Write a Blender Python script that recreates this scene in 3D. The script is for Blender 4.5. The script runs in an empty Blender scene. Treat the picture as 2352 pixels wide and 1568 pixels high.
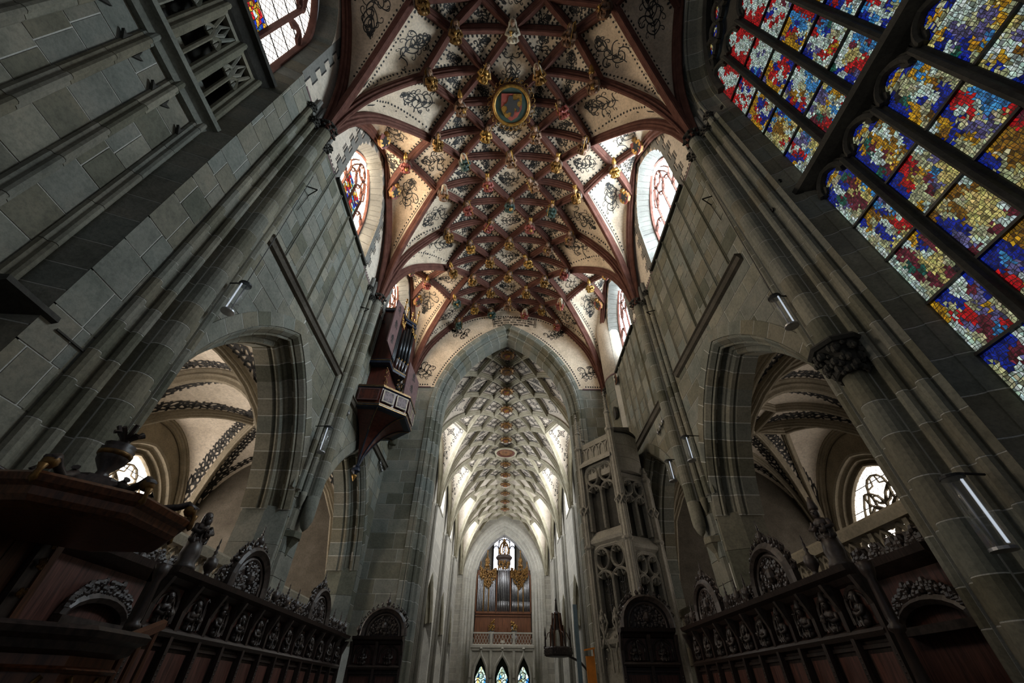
import bpy, math, random
from mathutils import Vector, Matrix
from mathutils.bvhtree import BVHTree
sc = bpy.context.scene
col = sc.collection
PI = math.pi
# ---------------------------------------------------------------- camera
W0, H0, FPX = 2352.0, 1568.0, 934.2
pitch, yaw, roll = math.radians(41.32), math.radians(.735), math.radians(.516)
fw = Vector((math.sin(yaw)*math.cos(pitch), math.cos(yaw)*math.cos(pitch), math.sin(pitch)))
rt = Vector((math.cos(yaw), -math.sin(yaw), 0)); up = rt.cross(fw)
r2 = rt*math.cos(roll) + up*math.sin(roll); u2 = -rt*math.sin(roll) + up*math.cos(roll)
cam_d = bpy.data.cameras.new('camera'); cam = bpy.data.objects.new('camera', cam_d); col.objects.link(cam)
cam.matrix_world = Matrix(((r2.x, u2.x, -fw.x, .03), (r2.y, u2.y, -fw.y, 0), (r2.z, u2.z, -fw.z, 1.6), (0, 0, 0, 1)))
cam_d.sensor_fit = 'HORIZONTAL'; cam_d.sensor_width = 36.0; cam_d.lens = 36.0*FPX/W0
cam_d.clip_start = .05; cam_d.clip_end = 300
sc.camera = cam
# ---------------------------------------------------------------- light and exposure
world = bpy.data.worlds.new('sky'); sc.world = world; world.use_nodes = True
bg = world.node_tree.nodes['Background']; bg.inputs[0].default_value = (.74, .79, .86, 1); bg.inputs[1].default_value = .14
sc.view_settings.view_transform = 'Standard'; sc.view_settings.look = 'None'
sc.view_settings.exposure = 0.12; sc.view_settings.gamma = 1.0; sc.view_settings.use_curve_mapping = False
sc.cycles.max_bounces = 4; sc.cycles.diffuse_bounces = 3; sc.cycles.glossy_bounces = 2; sc.cycles.transmission_bounces = 3; sc.cycles.transparent_max_bounces = 4
sc.cycles.caustics_reflective = False; sc.cycles.caustics_refractive = False
sc.cycles.sample_clamp_indirect = 4.0; sc.cycles.use_denoising = True
SKY_COOL, SKY_WARM = (.8, .92, 1.0), (1.0, .83, .62)      # daylight in the south and north windows
DAY = 38.0                                                   # brightness of a clear pane
# ---------------------------------------------------------------- materials
MATS = {}
def nodes(name):
    m = bpy.data.materials.new(name); m.use_nodes = True; MATS[name] = m
    nt = m.node_tree; return m, nt, nt.nodes['Principled BSDF']
def lk(nt, a, b): nt.links.new(a, b)
def tex_noise(nt, scale, detail=6, rough=.6, coord='Object', stretch=None):
    tc = nt.nodes.new('ShaderNodeTexCoord'); n = nt.nodes.new('ShaderNodeTexNoise')
    n.inputs['Scale'].default_value = scale; n.inputs['Detail'].default_value = detail; n.inputs['Roughness'].default_value = rough
    if stretch:
        mp = nt.nodes.new('ShaderNodeMapping'); mp.inputs['Scale'].default_value = stretch
        lk(nt, tc.outputs[coord], mp.inputs[0]); lk(nt, mp.outputs[0], n.inputs[0])
    else: lk(nt, tc.outputs[coord], n.inputs[0])
    return n
def ramp(nt, src, stops):
    r = nt.nodes.new('ShaderNodeValToRGB'); el = r.color_ramp.elements
    while len(el) < len(stops): el.new(.5)
    for e, (p, c) in zip(el, stops): e.position = p; e.color = (*c, 1)
    lk(nt, src, r.inputs[0]); return r
def mix(nt, a, b, fac, mode='MIX'):
    m = nt.nodes.new('ShaderNodeMix'); m.data_type = 'RGBA'; m.blend_type = mode
    for sock, v in ((m.inputs[6], a), (m.inputs[7], b)):
        if isinstance(v, tuple): sock.default_value = (*v, 1)
        else: lk(nt, v, sock)
    if isinstance(fac, float): m.inputs[0].default_value = fac
    else: lk(nt, fac, m.inputs[0])
    return m.outputs[2]
def stone(name, c1, c2, c3, rough=.85, scale=1.3, bump=.25, rand=True):
    m, nt, b = nodes(name)
    n = tex_noise(nt, scale, 4, .68); n2 = tex_noise(nt, scale*14, 2, .7)
    base = ramp(nt, n.outputs[0], [(.3, c1), (.52, c2), (.72, c3)]).outputs[0]
    sp = ramp(nt, n2.outputs[0], [(.3, (.72, .72, .72)), (.6, (1.06, 1.05, 1.03))]).outputs[0]
    out = mix(nt, base, sp, .8, 'MULTIPLY')
    if rand:
        oi = nt.nodes.new('ShaderNodeObjectInfo')
        rr = ramp(nt, oi.outputs['Random'], [(0, (.5, .53, .45)), (.2, (.88, .82, .68)), (.5, (1.05, 1.05, 1.02)), (.78, (.86, .95, .97)), (1, (1.3, 1.25, 1.12))]).outputs[0]
        out = mix(nt, out, rr, .85, 'MULTIPLY')
    lk(nt, out, b.inputs['Base Color']); b.inputs['Roughness'].default_value = rough; b.inputs['Specular IOR Level'].default_value = .18
    bp = nt.nodes.new('ShaderNodeBump'); bp.inputs['Strength'].default_value = bump; bp.inputs['Distance'].default_value = .02
    lk(nt, n2.outputs[0], bp.inputs['Height']); lk(nt, bp.outputs[0], b.inputs['Normal'])
    return m
def plain(name, c, rough=.6, metal=0.0, var=.25, scale=6, coat=0, stretch=None):
    m, nt, b = nodes(name)
    n = tex_noise(nt, scale, 3, .6, stretch=stretch)
    lo = tuple(x*(1-var) for x in c); hi = tuple(min(1, x*(1+var)) for x in c)
    lk(nt, ramp(nt, n.outputs[0], [(.35, lo), (.65, hi)]).outputs[0], b.inputs['Base Color'])
    b.inputs['Roughness'].default_value = rough; b.inputs['Metallic'].default_value = metal
    return m
stone('sandstone', (.135, .14, .122), (.2, .2, .175), (.25, .235, .2))
stone('sandstone_moulding', (.14, .14, .118), (.2, .195, .165), (.24, .23, .195), rand=True)
stone('nave_stone', (.36, .345, .3), (.45, .43, .375), (.52, .5, .43), rand=False)
stone('nave_rib_stone', (.27, .245, .175), (.36, .33, .245), (.42, .39, .3), rand=False, scale=2)
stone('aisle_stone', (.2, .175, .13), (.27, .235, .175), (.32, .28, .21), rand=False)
stone('tower_stone', (.25, .235, .2), (.33, .31, .265), (.38, .36, .3), rand=False)
stone('string_stone', (.07, .06, .048), (.1, .088, .07), (.13, .115, .095), rand=False)  # darker than the wall: underside shade of the string course put into the colour
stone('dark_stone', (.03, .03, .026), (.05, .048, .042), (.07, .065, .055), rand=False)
stone('plaster', (.46, .365, .265), (.64, .52, .39), (.72, .6, .465), rand=False, scale=.9, bump=.08)
stone('plaster_white', (.5, .44, .36), (.62, .55, .46), (.68, .61, .52), rand=False, scale=.8, bump=.06)
stone('mortar', (.46, .46, .43), (.54, .54, .5), (.6, .6, .56), rand=False, scale=4)
stone('rib_paint', (.075, .03, .022), (.112, .047, .035), (.145, .063, .047), rand=False, scale=3, bump=.1)
stone('quoin_grey', (.15, .15, .138), (.19, .188, .172), (.22, .218, .2), rand=False)
plain('black_paint', (.012, .011, .01), .7)
plain('white_line', (.62, .57, .48), .8)
plain('purple_line', (.11, .06, .065), .7)
plain('iron', (.02, .02, .02), .5, .6)
plain('lead', (.012, .012, .012), .6, .2)
plain('gold', (.27, .145, .03), .4, .6, .45, 9)
plain('old_gold', (.16, .08, .018), .45, .55, .5, 12)
plain('skin', (.26, .15, .09), .6)
plain('robe_red', (.17, .03, .02), .55)
plain('robe_green', (.018, .04, .03), .55)
plain('robe_brown', (.13, .06, .025), .55, 0, .5)
plain('robe_white', (.42, .36, .26), .6)
plain('hair', (.06, .03, .015), .6)
plain('dark_wood', (.032, .02, .016), .42, 0, .5, 5, stretch=(6, 6, .8))
plain('carved_wood', (.05, .037, .031), .42, 0, .5, 9)
plain('panel_wood', (.085, .034, .025), .45, 0, .5, 4, stretch=(8, 8, .6))
plain('chest_wood', (.1, .036, .015), .36, 0, .5, 4, stretch=(8, 8, .5))
plain('organ_red', (.085, .02, .012), .4, 0, .3, 3, stretch=(5, 5, .6))
plain('organ_mauve', (.125, .068, .068), .5, 0, .2)
plain('organ_blue', (.012, .018, .035), .4)
plain('nave_wood', (.15, .055, .022), .42, 0, .3, 3, stretch=(6, 6, .5))
plain('pipe_metal', (.36, .36, .37), .45, .85, .2)
plain('dark_pipe', (.05, .055, .06), .35, .8, .2)
plain('cream_line', (.6, .52, .36), .6)
plain('orange_board', (.75, .26, .03), .6, 0, .1)
plain('blue_board', (.13, .2, .25), .6, 0, .1)
plain('cable', (.015, .015, .015), .6)
plain('floor_stone', (.12, .115, .1), .6)
def glow(name, c, s, sample=True):
    m = bpy.data.materials.new(name); m.use_nodes = True; MATS[name] = m; nt = m.node_tree
    b = nt.nodes['Principled BSDF']; b.inputs['Base Color'].default_value = (.05, .05, .05, 1); b.inputs['Roughness'].default_value = .2
    b.inputs['Emission Color'].default_value = (*c, 1); b.inputs['Emission Strength'].default_value = s
    if not sample: m.cycles.emission_sampling = 'NONE'
    return m
glow('clear_glass_cool', SKY_COOL, DAY*1.5); glow('clear_glass_warm', SKY_WARM, DAY*.8); glow('pale_glass', (1.0, .93, .86), 1.7); glow('aisle_glass', (1.0, .88, .76), 11.0); glow('aisle_glass_dim', (1.0, .9, .8), 3.0); glow('far_glass_cool', SKY_COOL, DAY*.7); glow('far_glass_warm', SKY_WARM, DAY*.55)
glow('nave_glass', (.92, .95, 1.0), DAY*.58); glow('west_glass', (.8, .84, 1.0), 4.0)
glow('dim_glass', (.8, .9, .95), 1.0)
# leaded pane: pale quarries with the dark lead lattice that the photo shows
def stained(name, s, sample):
    m = bpy.data.materials.new(name); m.use_nodes = True; MATS[name] = m; nt = m.node_tree
    b = nt.nodes['Principled BSDF']; a = nt.nodes.new('ShaderNodeVertexColor'); a.layer_name = 'Col'
    n = tex_noise(nt, 16, 6, .75); v = ramp(nt, n.outputs[0], [(.36, (.2, .2, .2)), (.5, (.85, .85, .85)), (.66, (1.35, 1.35, 1.35))]).outputs[0]
    c = mix(nt, a.outputs[0], v, 1.0, 'MULTIPLY')
    lk(nt, c, b.inputs['Emission Color']); b.inputs['Emission Strength'].default_value = s
    b.inputs['Base Color'].default_value = (.02, .02, .02, 1); b.inputs['Roughness'].default_value = .7; b.inputs['Specular IOR Level'].default_value = .1
    if not sample: m.cycles.emission_sampling = 'NONE'
stained('stained_glass', .62, False); stained('bright_stained_glass', 1.6, False)
def tube_glass():
    m, nt, b = nodes('tube_glass')
    b.inputs['Base Color'].default_value = (.8, .86, .88, 1); b.inputs['Roughness'].default_value = .08
    b.inputs['Transmission Weight'].default_value = .9; b.inputs['IOR'].default_value = 1.3; b.inputs['Alpha'].default_value = .38
tube_glass(); glow('glint_streak', (.8, .88, 1.0), .6, False)
# ashlar seen too far away to tell the blocks apart: courses in the material
def far_ashlar(name, c, mort, sx):
    m, nt, b = nodes(name)
    tc = nt.nodes.new('ShaderNodeTexCoord'); mp = nt.nodes.new('ShaderNodeMapping'); mp.inputs['Rotation'].default_value = sx
    br = nt.nodes.new('ShaderNodeTexBrick'); br.inputs['Scale'].default_value = 1; br.inputs['Brick Width'].default_value = 1.0; br.inputs['Row Height'].default_value = .5
    br.inputs['Mortar Size'].default_value = .018; br.inputs['Color1'].default_value = (*c, 1); br.inputs['Color2'].default_value = (*[x*.8 for x in c], 1); br.inputs['Mortar'].default_value = (*mort, 1)
    lk(nt, tc.outputs['Object'], mp.inputs[0]); lk(nt, mp.outputs[0], br.inputs[0])
    n = tex_noise(nt, 1.2, 4, .65); v = ramp(nt, n.outputs[0], [(.3, (.75, .75, .75)), (.65, (1.08, 1.06, 1.03))]).outputs[0]
    lk(nt, mix(nt, br.outputs[0], v, 1.0, 'MULTIPLY'), b.inputs['Base Color']); b.inputs['Roughness'].default_value = .85
far_ashlar('nave_ashlar_side', (.44, .42, .365), (.58, .56, .5), (PI/2, 0, PI/2))
far_ashlar('nave_ashlar_end', (.44, .42, .365), (.55, .53, .47), (PI/2, 0, 0))
far_ashlar('tower_ashlar', (.25, .235, .2), (.36, .34, .3), (PI/2, 0, 0))
# ---------------------------------------------------------------- mesh helpers
V = Vector
def lab(o, label, cat, group=None):
    o['label'] = label; o['category'] = cat
    if group: o['group'] = group
    return o
def struct(o): o['kind'] = 'structure'; return o
def adopt(o, parent):
    if parent is not None:
        o.parent = parent; o.matrix_parent_inverse = parent.matrix_world.inverted() if parent.type != 'MESH' or True else Matrix()
    return o
def empty(name, loc, rz=0):
    o = bpy.data.objects.new(name, None); o.empty_display_size = .1; o.location = loc; o.rotation_euler = (0, 0, rz)
    col.objects.link(o); o.matrix_world = Matrix.Translation(V(loc)) @ Matrix.Rotation(rz, 4, 'Z'); return o
def mesh_obj(name, me, parent=None):
    o = bpy.data.objects.new(name, me); col.objects.link(o)
    if parent is not None:
        o.parent = parent; o.matrix_parent_inverse = parent.matrix_world.inverted()
    return o
class MB:
    def __init__(s): s.v = []; s.f = []; s.m = []; s.c = []
    def add(s, vs, fs, mi=0):
        k = len(s.v); s.v += [tuple(p) for p in vs]; s.f += [tuple(i+k for i in f) for f in fs]; s.m += [mi]*len(fs); return s
    def box(s, c, d, mi=0, M=None):
        x, y, z = d[0]/2, d[1]/2, d[2]/2
        vs = [V((a*x, b*y, e*z)) for a in (-1, 1) for b in (-1, 1) for e in (-1, 1)]
        if M is not None: vs = [M @ p for p in vs]
        vs = [p + V(c) for p in vs]
        return s.add(vs, [(0, 1, 3, 2), (4, 6, 7, 5), (0, 4, 5, 1), (2, 3, 7, 6), (0, 2, 6, 4), (1, 5, 7, 3)], mi)
    def bx(s, x0, x1, y0, y1, z0, z1, mi=0): return s.box(((x0+x1)/2, (y0+y1)/2, (z0+z1)/2), (abs(x1-x0), abs(y1-y0), abs(z1-z0)), mi)
    def prism(s, pts, ext, mi=0):
        n = len(pts); e = V(ext); a = [V(p) for p in pts]
        return s.add(a + [p+e for p in a], [tuple(range(n)), tuple(range(2*n-1, n-1, -1))] + [(i, i+n, (i+1) % n+n, (i+1) % n) for i in range(n)], mi)
    def poly(s, pts, mi=0): return s.add(pts, [tuple(range(len(pts)))], mi)
    def sweep(s, path, prof, nrm=None, mi=0, closed=False, cap=True, scale=None):
        # prof: closed polygon (a, d): a along side = t x n, d along n (n fixed, or from a function)
        P = [V(p) for p in path]; n = len(P); k = len(prof); base = len(s.v)
        for i in range(n):
            if closed: t = P[(i+1) % n] - P[i-1]
            else: t = P[min(i+1, n-1)] - P[max(i-1, 0)]
            t.normalize(); N = nrm(i) if callable(nrm) else V(nrm)
            sd = t.cross(N)
            if sd.length < 1e-6: sd = t.orthogonal()
            sd.normalize(); N2 = sd.cross(t).normalized(); sc_ = scale(i/(n-1)) if scale else 1
            # keep full width at corners
            cs = 1
            if 0 < i < n-1 or closed:
                t1 = (P[i]-P[i-1]).normalized(); cs = 1/max(.5, abs(t.dot(t1)))
            for a, d in prof: s.v.append(tuple(P[i] + sd*a*sc_*cs + N2*d*sc_))
        m = n if closed else n-1
        for i in range(m):
            j = (i+1) % n
            for q in range(k):
                s.f.append((base+i*k+q, base+j*k+q, base+j*k+(q+1) % k, base+i*k+(q+1) % k)); s.m.append(mi)
        if cap and not closed:
            s.f.append(tuple(base+q for q in range(k-1, -1, -1))); s.f.append(tuple(base+(n-1)*k+q for q in range(k))); s.m += [mi, mi]
        return s
    def tube(s, path, r, n=6, mi=0, closed=False, taper=None):
        pf = [(r*math.cos(2*PI*i/n+PI/n), r*math.sin(2*PI*i/n+PI/n)) for i in range(n)]
        P = [V(p) for p in path]; t = (P[-1]-P[0])
        if closed or t.length < 1e-6: t = P[1]-P[0]
        ax = V((0, 0, 1)) if abs(t.normalized().z) < .9 else V((1, 0, 0))
        return s.sweep(P, pf, ax, mi, closed, True, taper)
    def lathe(s, c, prof, n=12, mi=0, axis=None, a0=0, a1=2*PI):
        # prof: (r, h) from bottom to top around axis through c
        A = V(axis).normalized() if axis is not None else V((0, 0, 1))
        e1 = A.orthogonal().normalized() if abs(A.z) < .999 else V((1, 0, 0)); e2 = A.cross(e1)
        full = abs(a1-a0-2*PI) < 1e-6; m = n if full else n+1; k = len(s.v); c = V(c)
        for r, h in prof:
            for i in range(m):
                an = a0+(a1-a0)*i/n; s.v.append(tuple(c + A*h + (e1*math.cos(an)+e2*math.sin(an))*r))
        for j in range(len(prof)-1):
            for i in range(n):
                i2 = (i+1) % m; s.f.append((k+j*m+i, k+j*m+i2, k+(j+1)*m+i2, k+(j+1)*m+i)); s.m.append(mi)
        if prof[0][0] > 1e-4: s.f.append(tuple(k+i for i in range(m-1, -1, -1))); s.m.append(mi)
        if prof[-1][0] > 1e-4: s.f.append(tuple(k+(len(prof)-1)*m+i for i in range(m))); s.m.append(mi)
        return s
    def ball(s, c, r, n=8, mi=0, M=None):
        rr = V(r) if not isinstance(r, (int, float)) else V((r, r, r)); k = len(s.v); h = max(4, n*2//3)
        for j in range(h+1):
            th = PI*j/h
            for i in range(n):
                p = V((rr.x*math.sin(th)*math.cos(2*PI*i/n), rr.y*math.sin(th)*math.sin(2*PI*i/n), rr.z*math.cos(th)))
                s.v.append(tuple(V(c) + (M @ p if M is not None else p)))
        for j in range(h):
            for i in range(n): s.f.append((k+j*n+i, k+(j+1)*n+i, k+(j+1)*n+(i+1) % n, k+j*n+(i+1) % n)); s.m.append(mi)
        return s
    def build(s, name, mats, parent=None, smooth=False, colors=None):
        me = bpy.data.meshes.new(name); me.from_pydata(s.v, [], s.f)
        if isinstance(mats, str): mats = [mats]
        for m in mats: me.materials.append(MATS[m])
        if len(mats) > 1: me.polygons.foreach_set('material_index', s.m)
        if smooth: me.polygons.foreach_set('use_smooth', [True]*len(s.f))
        if colors:
            at = me.color_attributes.new('Col', 'FLOAT_COLOR', 'CORNER'); out = []
            for f, c in zip(s.f, colors): out += [c[0], c[1], c[2], 1.0]*len(f)
            at.data.foreach_set('color', out)
        me.update()
        return mesh_obj(name, me, parent)
def dup(o, parent=None, loc=None, rz=None):
    c = o.copy(); col.objects.link(c)
    if loc is not None: c.location = loc
    if rz is not None: c.rotation_euler = (0, 0, rz)
    if parent is not None: c.parent = parent
    for ch in list(o.children): dup(ch, c)
    return c
def arch_pts(w, h, n=14, y0=0.0, z0=0.0, full=True):
    # pointed arch of half width w and rise h (h >= w), from the left springing over the apex to the right
    R = (w*w+h*h)/(2*w); cx = R-w; th = math.asin(min(1, h/R)); L = []
    for i in range(n+1):
        a = th*i/n; L.append((-(R*math.cos(a)-cx), R*math.sin(a)))
    pts = [(y0+a, z0+b) for a, b in L]
    if full: pts += [(y0-a, z0+b) for a, b in reversed(L[:-1])]
    return pts
def clip_rect(poly, a0, a1, b0, b1):
    def cl(P, ins, inter):
        out = []
        for i in range(len(P)):
            p, q = P[i-1], P[i]
            if ins(q):
                if not ins(p): out.append(inter(p, q))
                out.append(q)
            elif ins(p): out.append(inter(p, q))
        return out
    def ix(c): return lambda p, q: (c, p[1]+(q[1]-p[1])*(c-p[0])/(q[0]-p[0]))
    def iy(c): return lambda p, q: (p[0]+(q[0]-p[0])*(c-p[1])/(q[1]-p[1]), c)
    for ins, it in ((lambda p: p[0] >= a0, ix(a0)), (lambda p: p[0] <= a1, ix(a1)), (lambda p: p[1] >= b0, iy(b0)), (lambda p: p[1] <= b1, iy(b1))):
        poly = cl(poly, ins, it)
        if len(poly) < 3: return []
    out = []
    for p in poly:
        if not out or abs(p[0]-out[-1][0])+abs(p[1]-out[-1][1]) > 1e-5: out.append(p)
    if len(out) > 2 and abs(out[0][0]-out[-1][0])+abs(out[0][1]-out[-1][1]) < 1e-5: out.pop()
    ar = abs(sum(out[i-1][0]*out[i][1]-out[i][0]*out[i-1][1] for i in range(len(out))))/2 if len(out) > 2 else 0
    return out if ar > .012 else []
def ashlar(parent, poly, to3, nrm, z0, z1, course=.47, lo=.55, hi=1.25, seed=1, mat='sandstone', proud=.009, gap=.011):
    # single blocks laid in courses over a wall face given as a polygon of (a, z)
    rg = random.Random(seed); a0 = min(p[0] for p in poly); a1 = max(p[0] for p in poly); N = V(nrm); z = z0
    while z < z1-.05:
        h = min(course*rg.uniform(.86, 1.18), z1-z)
        if z1-(z+h) < .15: h = z1-z
        a = a0-rg.uniform(0, .8)
        while a < a1:
            w = rg.uniform(lo, hi); q = clip_rect(poly, a+gap, a+w-gap, z+gap, z+h-gap)
            if q:
                mb = MB(); n = len(q); dp = proud+rg.uniform(-.002, .004)
                fr = [V(to3(*p))+N*dp for p in q]; bk = [V(to3(*p))-N*.01 for p in q]
                mb.add(fr+bk, [tuple(range(n))]+[(i, i+n, (i+1) % n+n, (i+1) % n) for i in range(n)])
                mb.build('stone_block', mat, parent)
            a += w
        z += h
# ================================================================ vaults
BAY, L = 5.04, 6.79                       # first bay line west of the camera, bay length
XW = 5.75                                 # choir wall face
def interp(tab, x):
    for (x0, z0), (x1, z1) in zip(tab, tab[1:]):
        if x <= x1: return z0+(z1-z0)*(x-x0)/(x1-x0)
    return tab[-1][1]
def smooth_tab(tab, n=60):
    # Catmull-Rom through the table, resampled
    out = []
    for i in range(len(tab)-1):
        p0, p1, p2, p3 = tab[max(i-1, 0)], tab[i], tab[i+1], tab[min(i+2, len(tab)-1)]
        for k in range(8):
            t = k/8; x = p1[0]+(p2[0]-p1[0])*t
            m1 = (p2[1]-p0[1])/(p2[0]-p0[0])*(p2[0]-p1[0]); m2 = (p3[1]-p1[1])/(p3[0]-p1[0])*(p2[0]-p1[0])
            out.append((x, (2*t**3-3*t*t+1)*p1[1]+(t**3-2*t*t+t)*m1+(-2*t**3+3*t*t)*p2[1]+(t**3-t*t)*m2))
    out.append(tab[-1]); return out
RIB = [(-.16, .08), (-.16, -.02), (-.11, -.06), (-.12, -.12), (-.06, -.15), (-.05, -.22), (0, -.25), (.05, -.22), (.06, -.15), (.12, -.12), (.11, -.06), (.16, -.02), (.16, .08)]
class Vault:
    def __init__(s, root, y0, Lb, nb, rowx, tab, cap, wall, rib, ribmat, webmat, trans=True, ribscale=1.0, ovr=None):
        s.root, s.y0, s.L, s.nb, s.rowx, s.tab, s.cap, s.wall = root, y0, Lb, nb, rowx, smooth_tab(tab), cap, wall
        s.rib, s.ribmat, s.webmat, s.trans, s.rs, s.ovr = rib, ribmat, webmat, trans, ribscale, ovr or {}
        s.cells = []; s.nodes = {}
        s.R = (wall['w']**2+wall['h']**2)/(2*wall['w'])
    def zb(s, x): return interp(s.tab, abs(x))
    def wz(s, y):      # wall arch height at y
        k = math.floor((y-s.y0)/s.L); m = s.y0+(k+.5)*s.L; dy = abs(y-m)
        q = s.R-s.wall['w']+min(dy, s.wall['w']); return s.wall['z']+math.sqrt(max(0, s.R**2-q*q))
    def n(s, sg, i, J):    # node: side, row, half step from y0 -> (Vector, kind)
        y = s.ovr.get(J, s.y0+J*s.L/6); x = s.rowx[i]*sg
        if i <= 3: return (V((x, y, s.zb(x))), 'B')
        if i == 4: return (V((x, y, s.wall['z4'])), 'L')
        if i == 5:
            if J % 6 == 0: return (V((s.cap[0]*sg, y, s.cap[1])), 'C')
            return (V((s.wall['x']*sg, y, s.wz(y))), 'W')
    def edge(s, A, B, t):
        (a, ka), (b, kb) = A, B; p = a.lerp(b, t)
        if ka == kb == 'B' or (ka in 'BC' and kb in 'BC'): p.z = s.zb(p.x)
        elif ka in 'WC' and kb in 'WC':
            p.z = s.wz(p.y)
            for k_, q in ((ka, a), (kb, b)):
                if k_ == 'C': f = max(0, 1-abs(p.y-q.y)/.5); p.z = p.z*(1-f)+max(q.z, p.z)*f
        else: p.z += .05*math.sin(PI*t)
        return p
    def cell(s, quad, name='vault_web', n=7, lift=.05, deco=True):
        A, B, C, D = quad; mb = MB()
        for i in range(n+1):
            u = i/n
            for j in range(n+1):
                v = j/n
                c0 = s.edge(A, B, u); c1 = s.edge(D, C, u); d0 = s.edge(A, D, v); d1 = s.edge(B, C, v)
                bl = A[0]*(1-u)*(1-v)+B[0]*u*(1-v)+C[0]*u*v+D[0]*(1-u)*v
                p = c0*(1-v)+c1*v+d0*(1-u)+d1*u-bl; p.z += lift; mb.v.append(tuple(p))
        m = n+1
        for i in range(n):
            for j in range(n): mb.f.append((i*m+j, (i+1)*m+j, (i+1)*m+j+1, i*m+j+1)); mb.m.append(0)
        o = mb.build(name, s.webmat, s.root, True)
        pl = []
        for q in (A, B, C, D):
            if not pl or (q[0]-pl[-1][0]).length > .01: pl.append(q)
        s.cells.append((o, pl, BVHTree.FromPolygons(mb.v, mb.f)))
        return o
    def rb(s, A, B, n=8, name='rib'):
        path = [s.edge(A, B, i/n) for i in range(n+1)]
        if (path[0]-path[-1]).length < .2: return
        MB().sweep(path, [(a*s.rs, d*s.rs) for a, d in s.rib], (0, 0, 1)).build(name, s.ribmat, s.root)
    def make(s, first_half=True):
        N = s.n
        for k in range(s.nb):
            J = 6*k
            for sg in (-1, 1):
                for j in (1, 3, 5):
                    if s.trans:
                        s.cell((N(sg, 0, J+j), N(sg, 2, J+j), N(sg, 1, J+j+1), N(sg, 1, J+j+1))); s.cell((N(sg, 0, J+j), N(sg, 2, J+j), N(sg, 1, J+j-1), N(sg, 1, J+j-1)))
                        s.rb(N(sg, 0, J+j), N(sg, 2, J+j))
                    else: s.cell((N(sg, 0, J+j), N(sg, 1, J+j+1), N(sg, 2, J+j), N(sg, 1, J+j-1)))
                    for d in (-1, 1):
                        s.rb(N(sg, 0, J+j), N(sg, 1, J+j+d)); s.rb(N(sg, 2, J+j), N(sg, 1, J+j+d)); s.rb(N(sg, 2, J+j), N(sg, 3, J+j+d))
                for j in (0, 2, 4, 6):
                    last = j == 6 and k == s.nb-1
                    if s.trans:
                        if j < 6: s.cell((N(sg, 1, J+j), N(sg, 3, J+j), N(sg, 2, J+j+1), N(sg, 2, J+j+1)))
                        if j > 0: s.cell((N(sg, 1, J+j), N(sg, 3, J+j), N(sg, 2, J+j-1), N(sg, 2, J+j-1)))
                        if j < 6 or last: s.rb(N(sg, 1, J+j), N(sg, 3, J+j))
                    else:
                        if j in (2, 4): s.cell((N(sg, 1, J+j), N(sg, 2, J+j+1), N(sg, 3, J+j), N(sg, 2, J+j-1)))
                        elif j == 0: s.cell((N(sg, 1, J), N(sg, 2, J+1), N(sg, 3, J), N(sg, 3, J)))
                        else: s.cell((N(sg, 1, J+6), N(sg, 2, J+5), N(sg, 3, J+6), N(sg, 3, J+6)))
                C0, C1 = N(sg, 5, J), N(sg, 5, J+6)
                s.cell((C0, N(sg, 3, J), N(sg, 2, J+1), N(sg, 3, J+2))); s.cell((C1, N(sg, 3, J+6), N(sg, 2, J+5), N(sg, 3, J+4)))
                s.cell((C0, N(sg, 3, J+2), N(sg, 4, J+3), N(sg, 5, J+2)), n=10); s.cell((C1, N(sg, 3, J+4), N(sg, 4, J+3), N(sg, 5, J+4)), n=10)
                s.cell((N(sg, 3, J+2), N(sg, 2, J+3), N(sg, 3, J+4), N(sg, 4, J+3)))
                ap = (V((s.wall['x']*sg, s.y0+(k+.5)*s.L, s.wz(s.y0+(k+.5)*s.L))), 'W')
                s.cell((N(sg, 4, J+3), N(sg, 5, J+2), ap, N(sg, 5, J+4)))
                s.rb(C0, N(sg, 3, J), 14); s.rb(C0, N(sg, 3, J+2), 14); s.rb(C1, N(sg, 3, J+4), 14)
                if k == s.nb-1: s.rb(C1, N(sg, 3, J+6), 14)
                for a, b in ((3, 2), (3, 4), (5, 2), (5, 4)): s.rb(N(sg, a, J+b), N(sg, 4, J+3))
                for a, b in ((C0, N(sg, 5, J+2)), (N(sg, 5, J+2), ap), (ap, N(sg, 5, J+4)), (N(sg, 5, J+4), C1)): s.rb(a, b, 12, 'wall_rib')
            for j in (2, 4, 6):
                if j == 6 and k == s.nb-1: s.cell((N(1, 0, J+5), N(1, 1, J+6), N(-1, 1, J+6), N(-1, 1, J+6)))
                else: s.cell((N(1, 0, J+j-1), N(1, 1, J+j), N(1, 0, J+j+1), N(-1, 1, J+j)))
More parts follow.
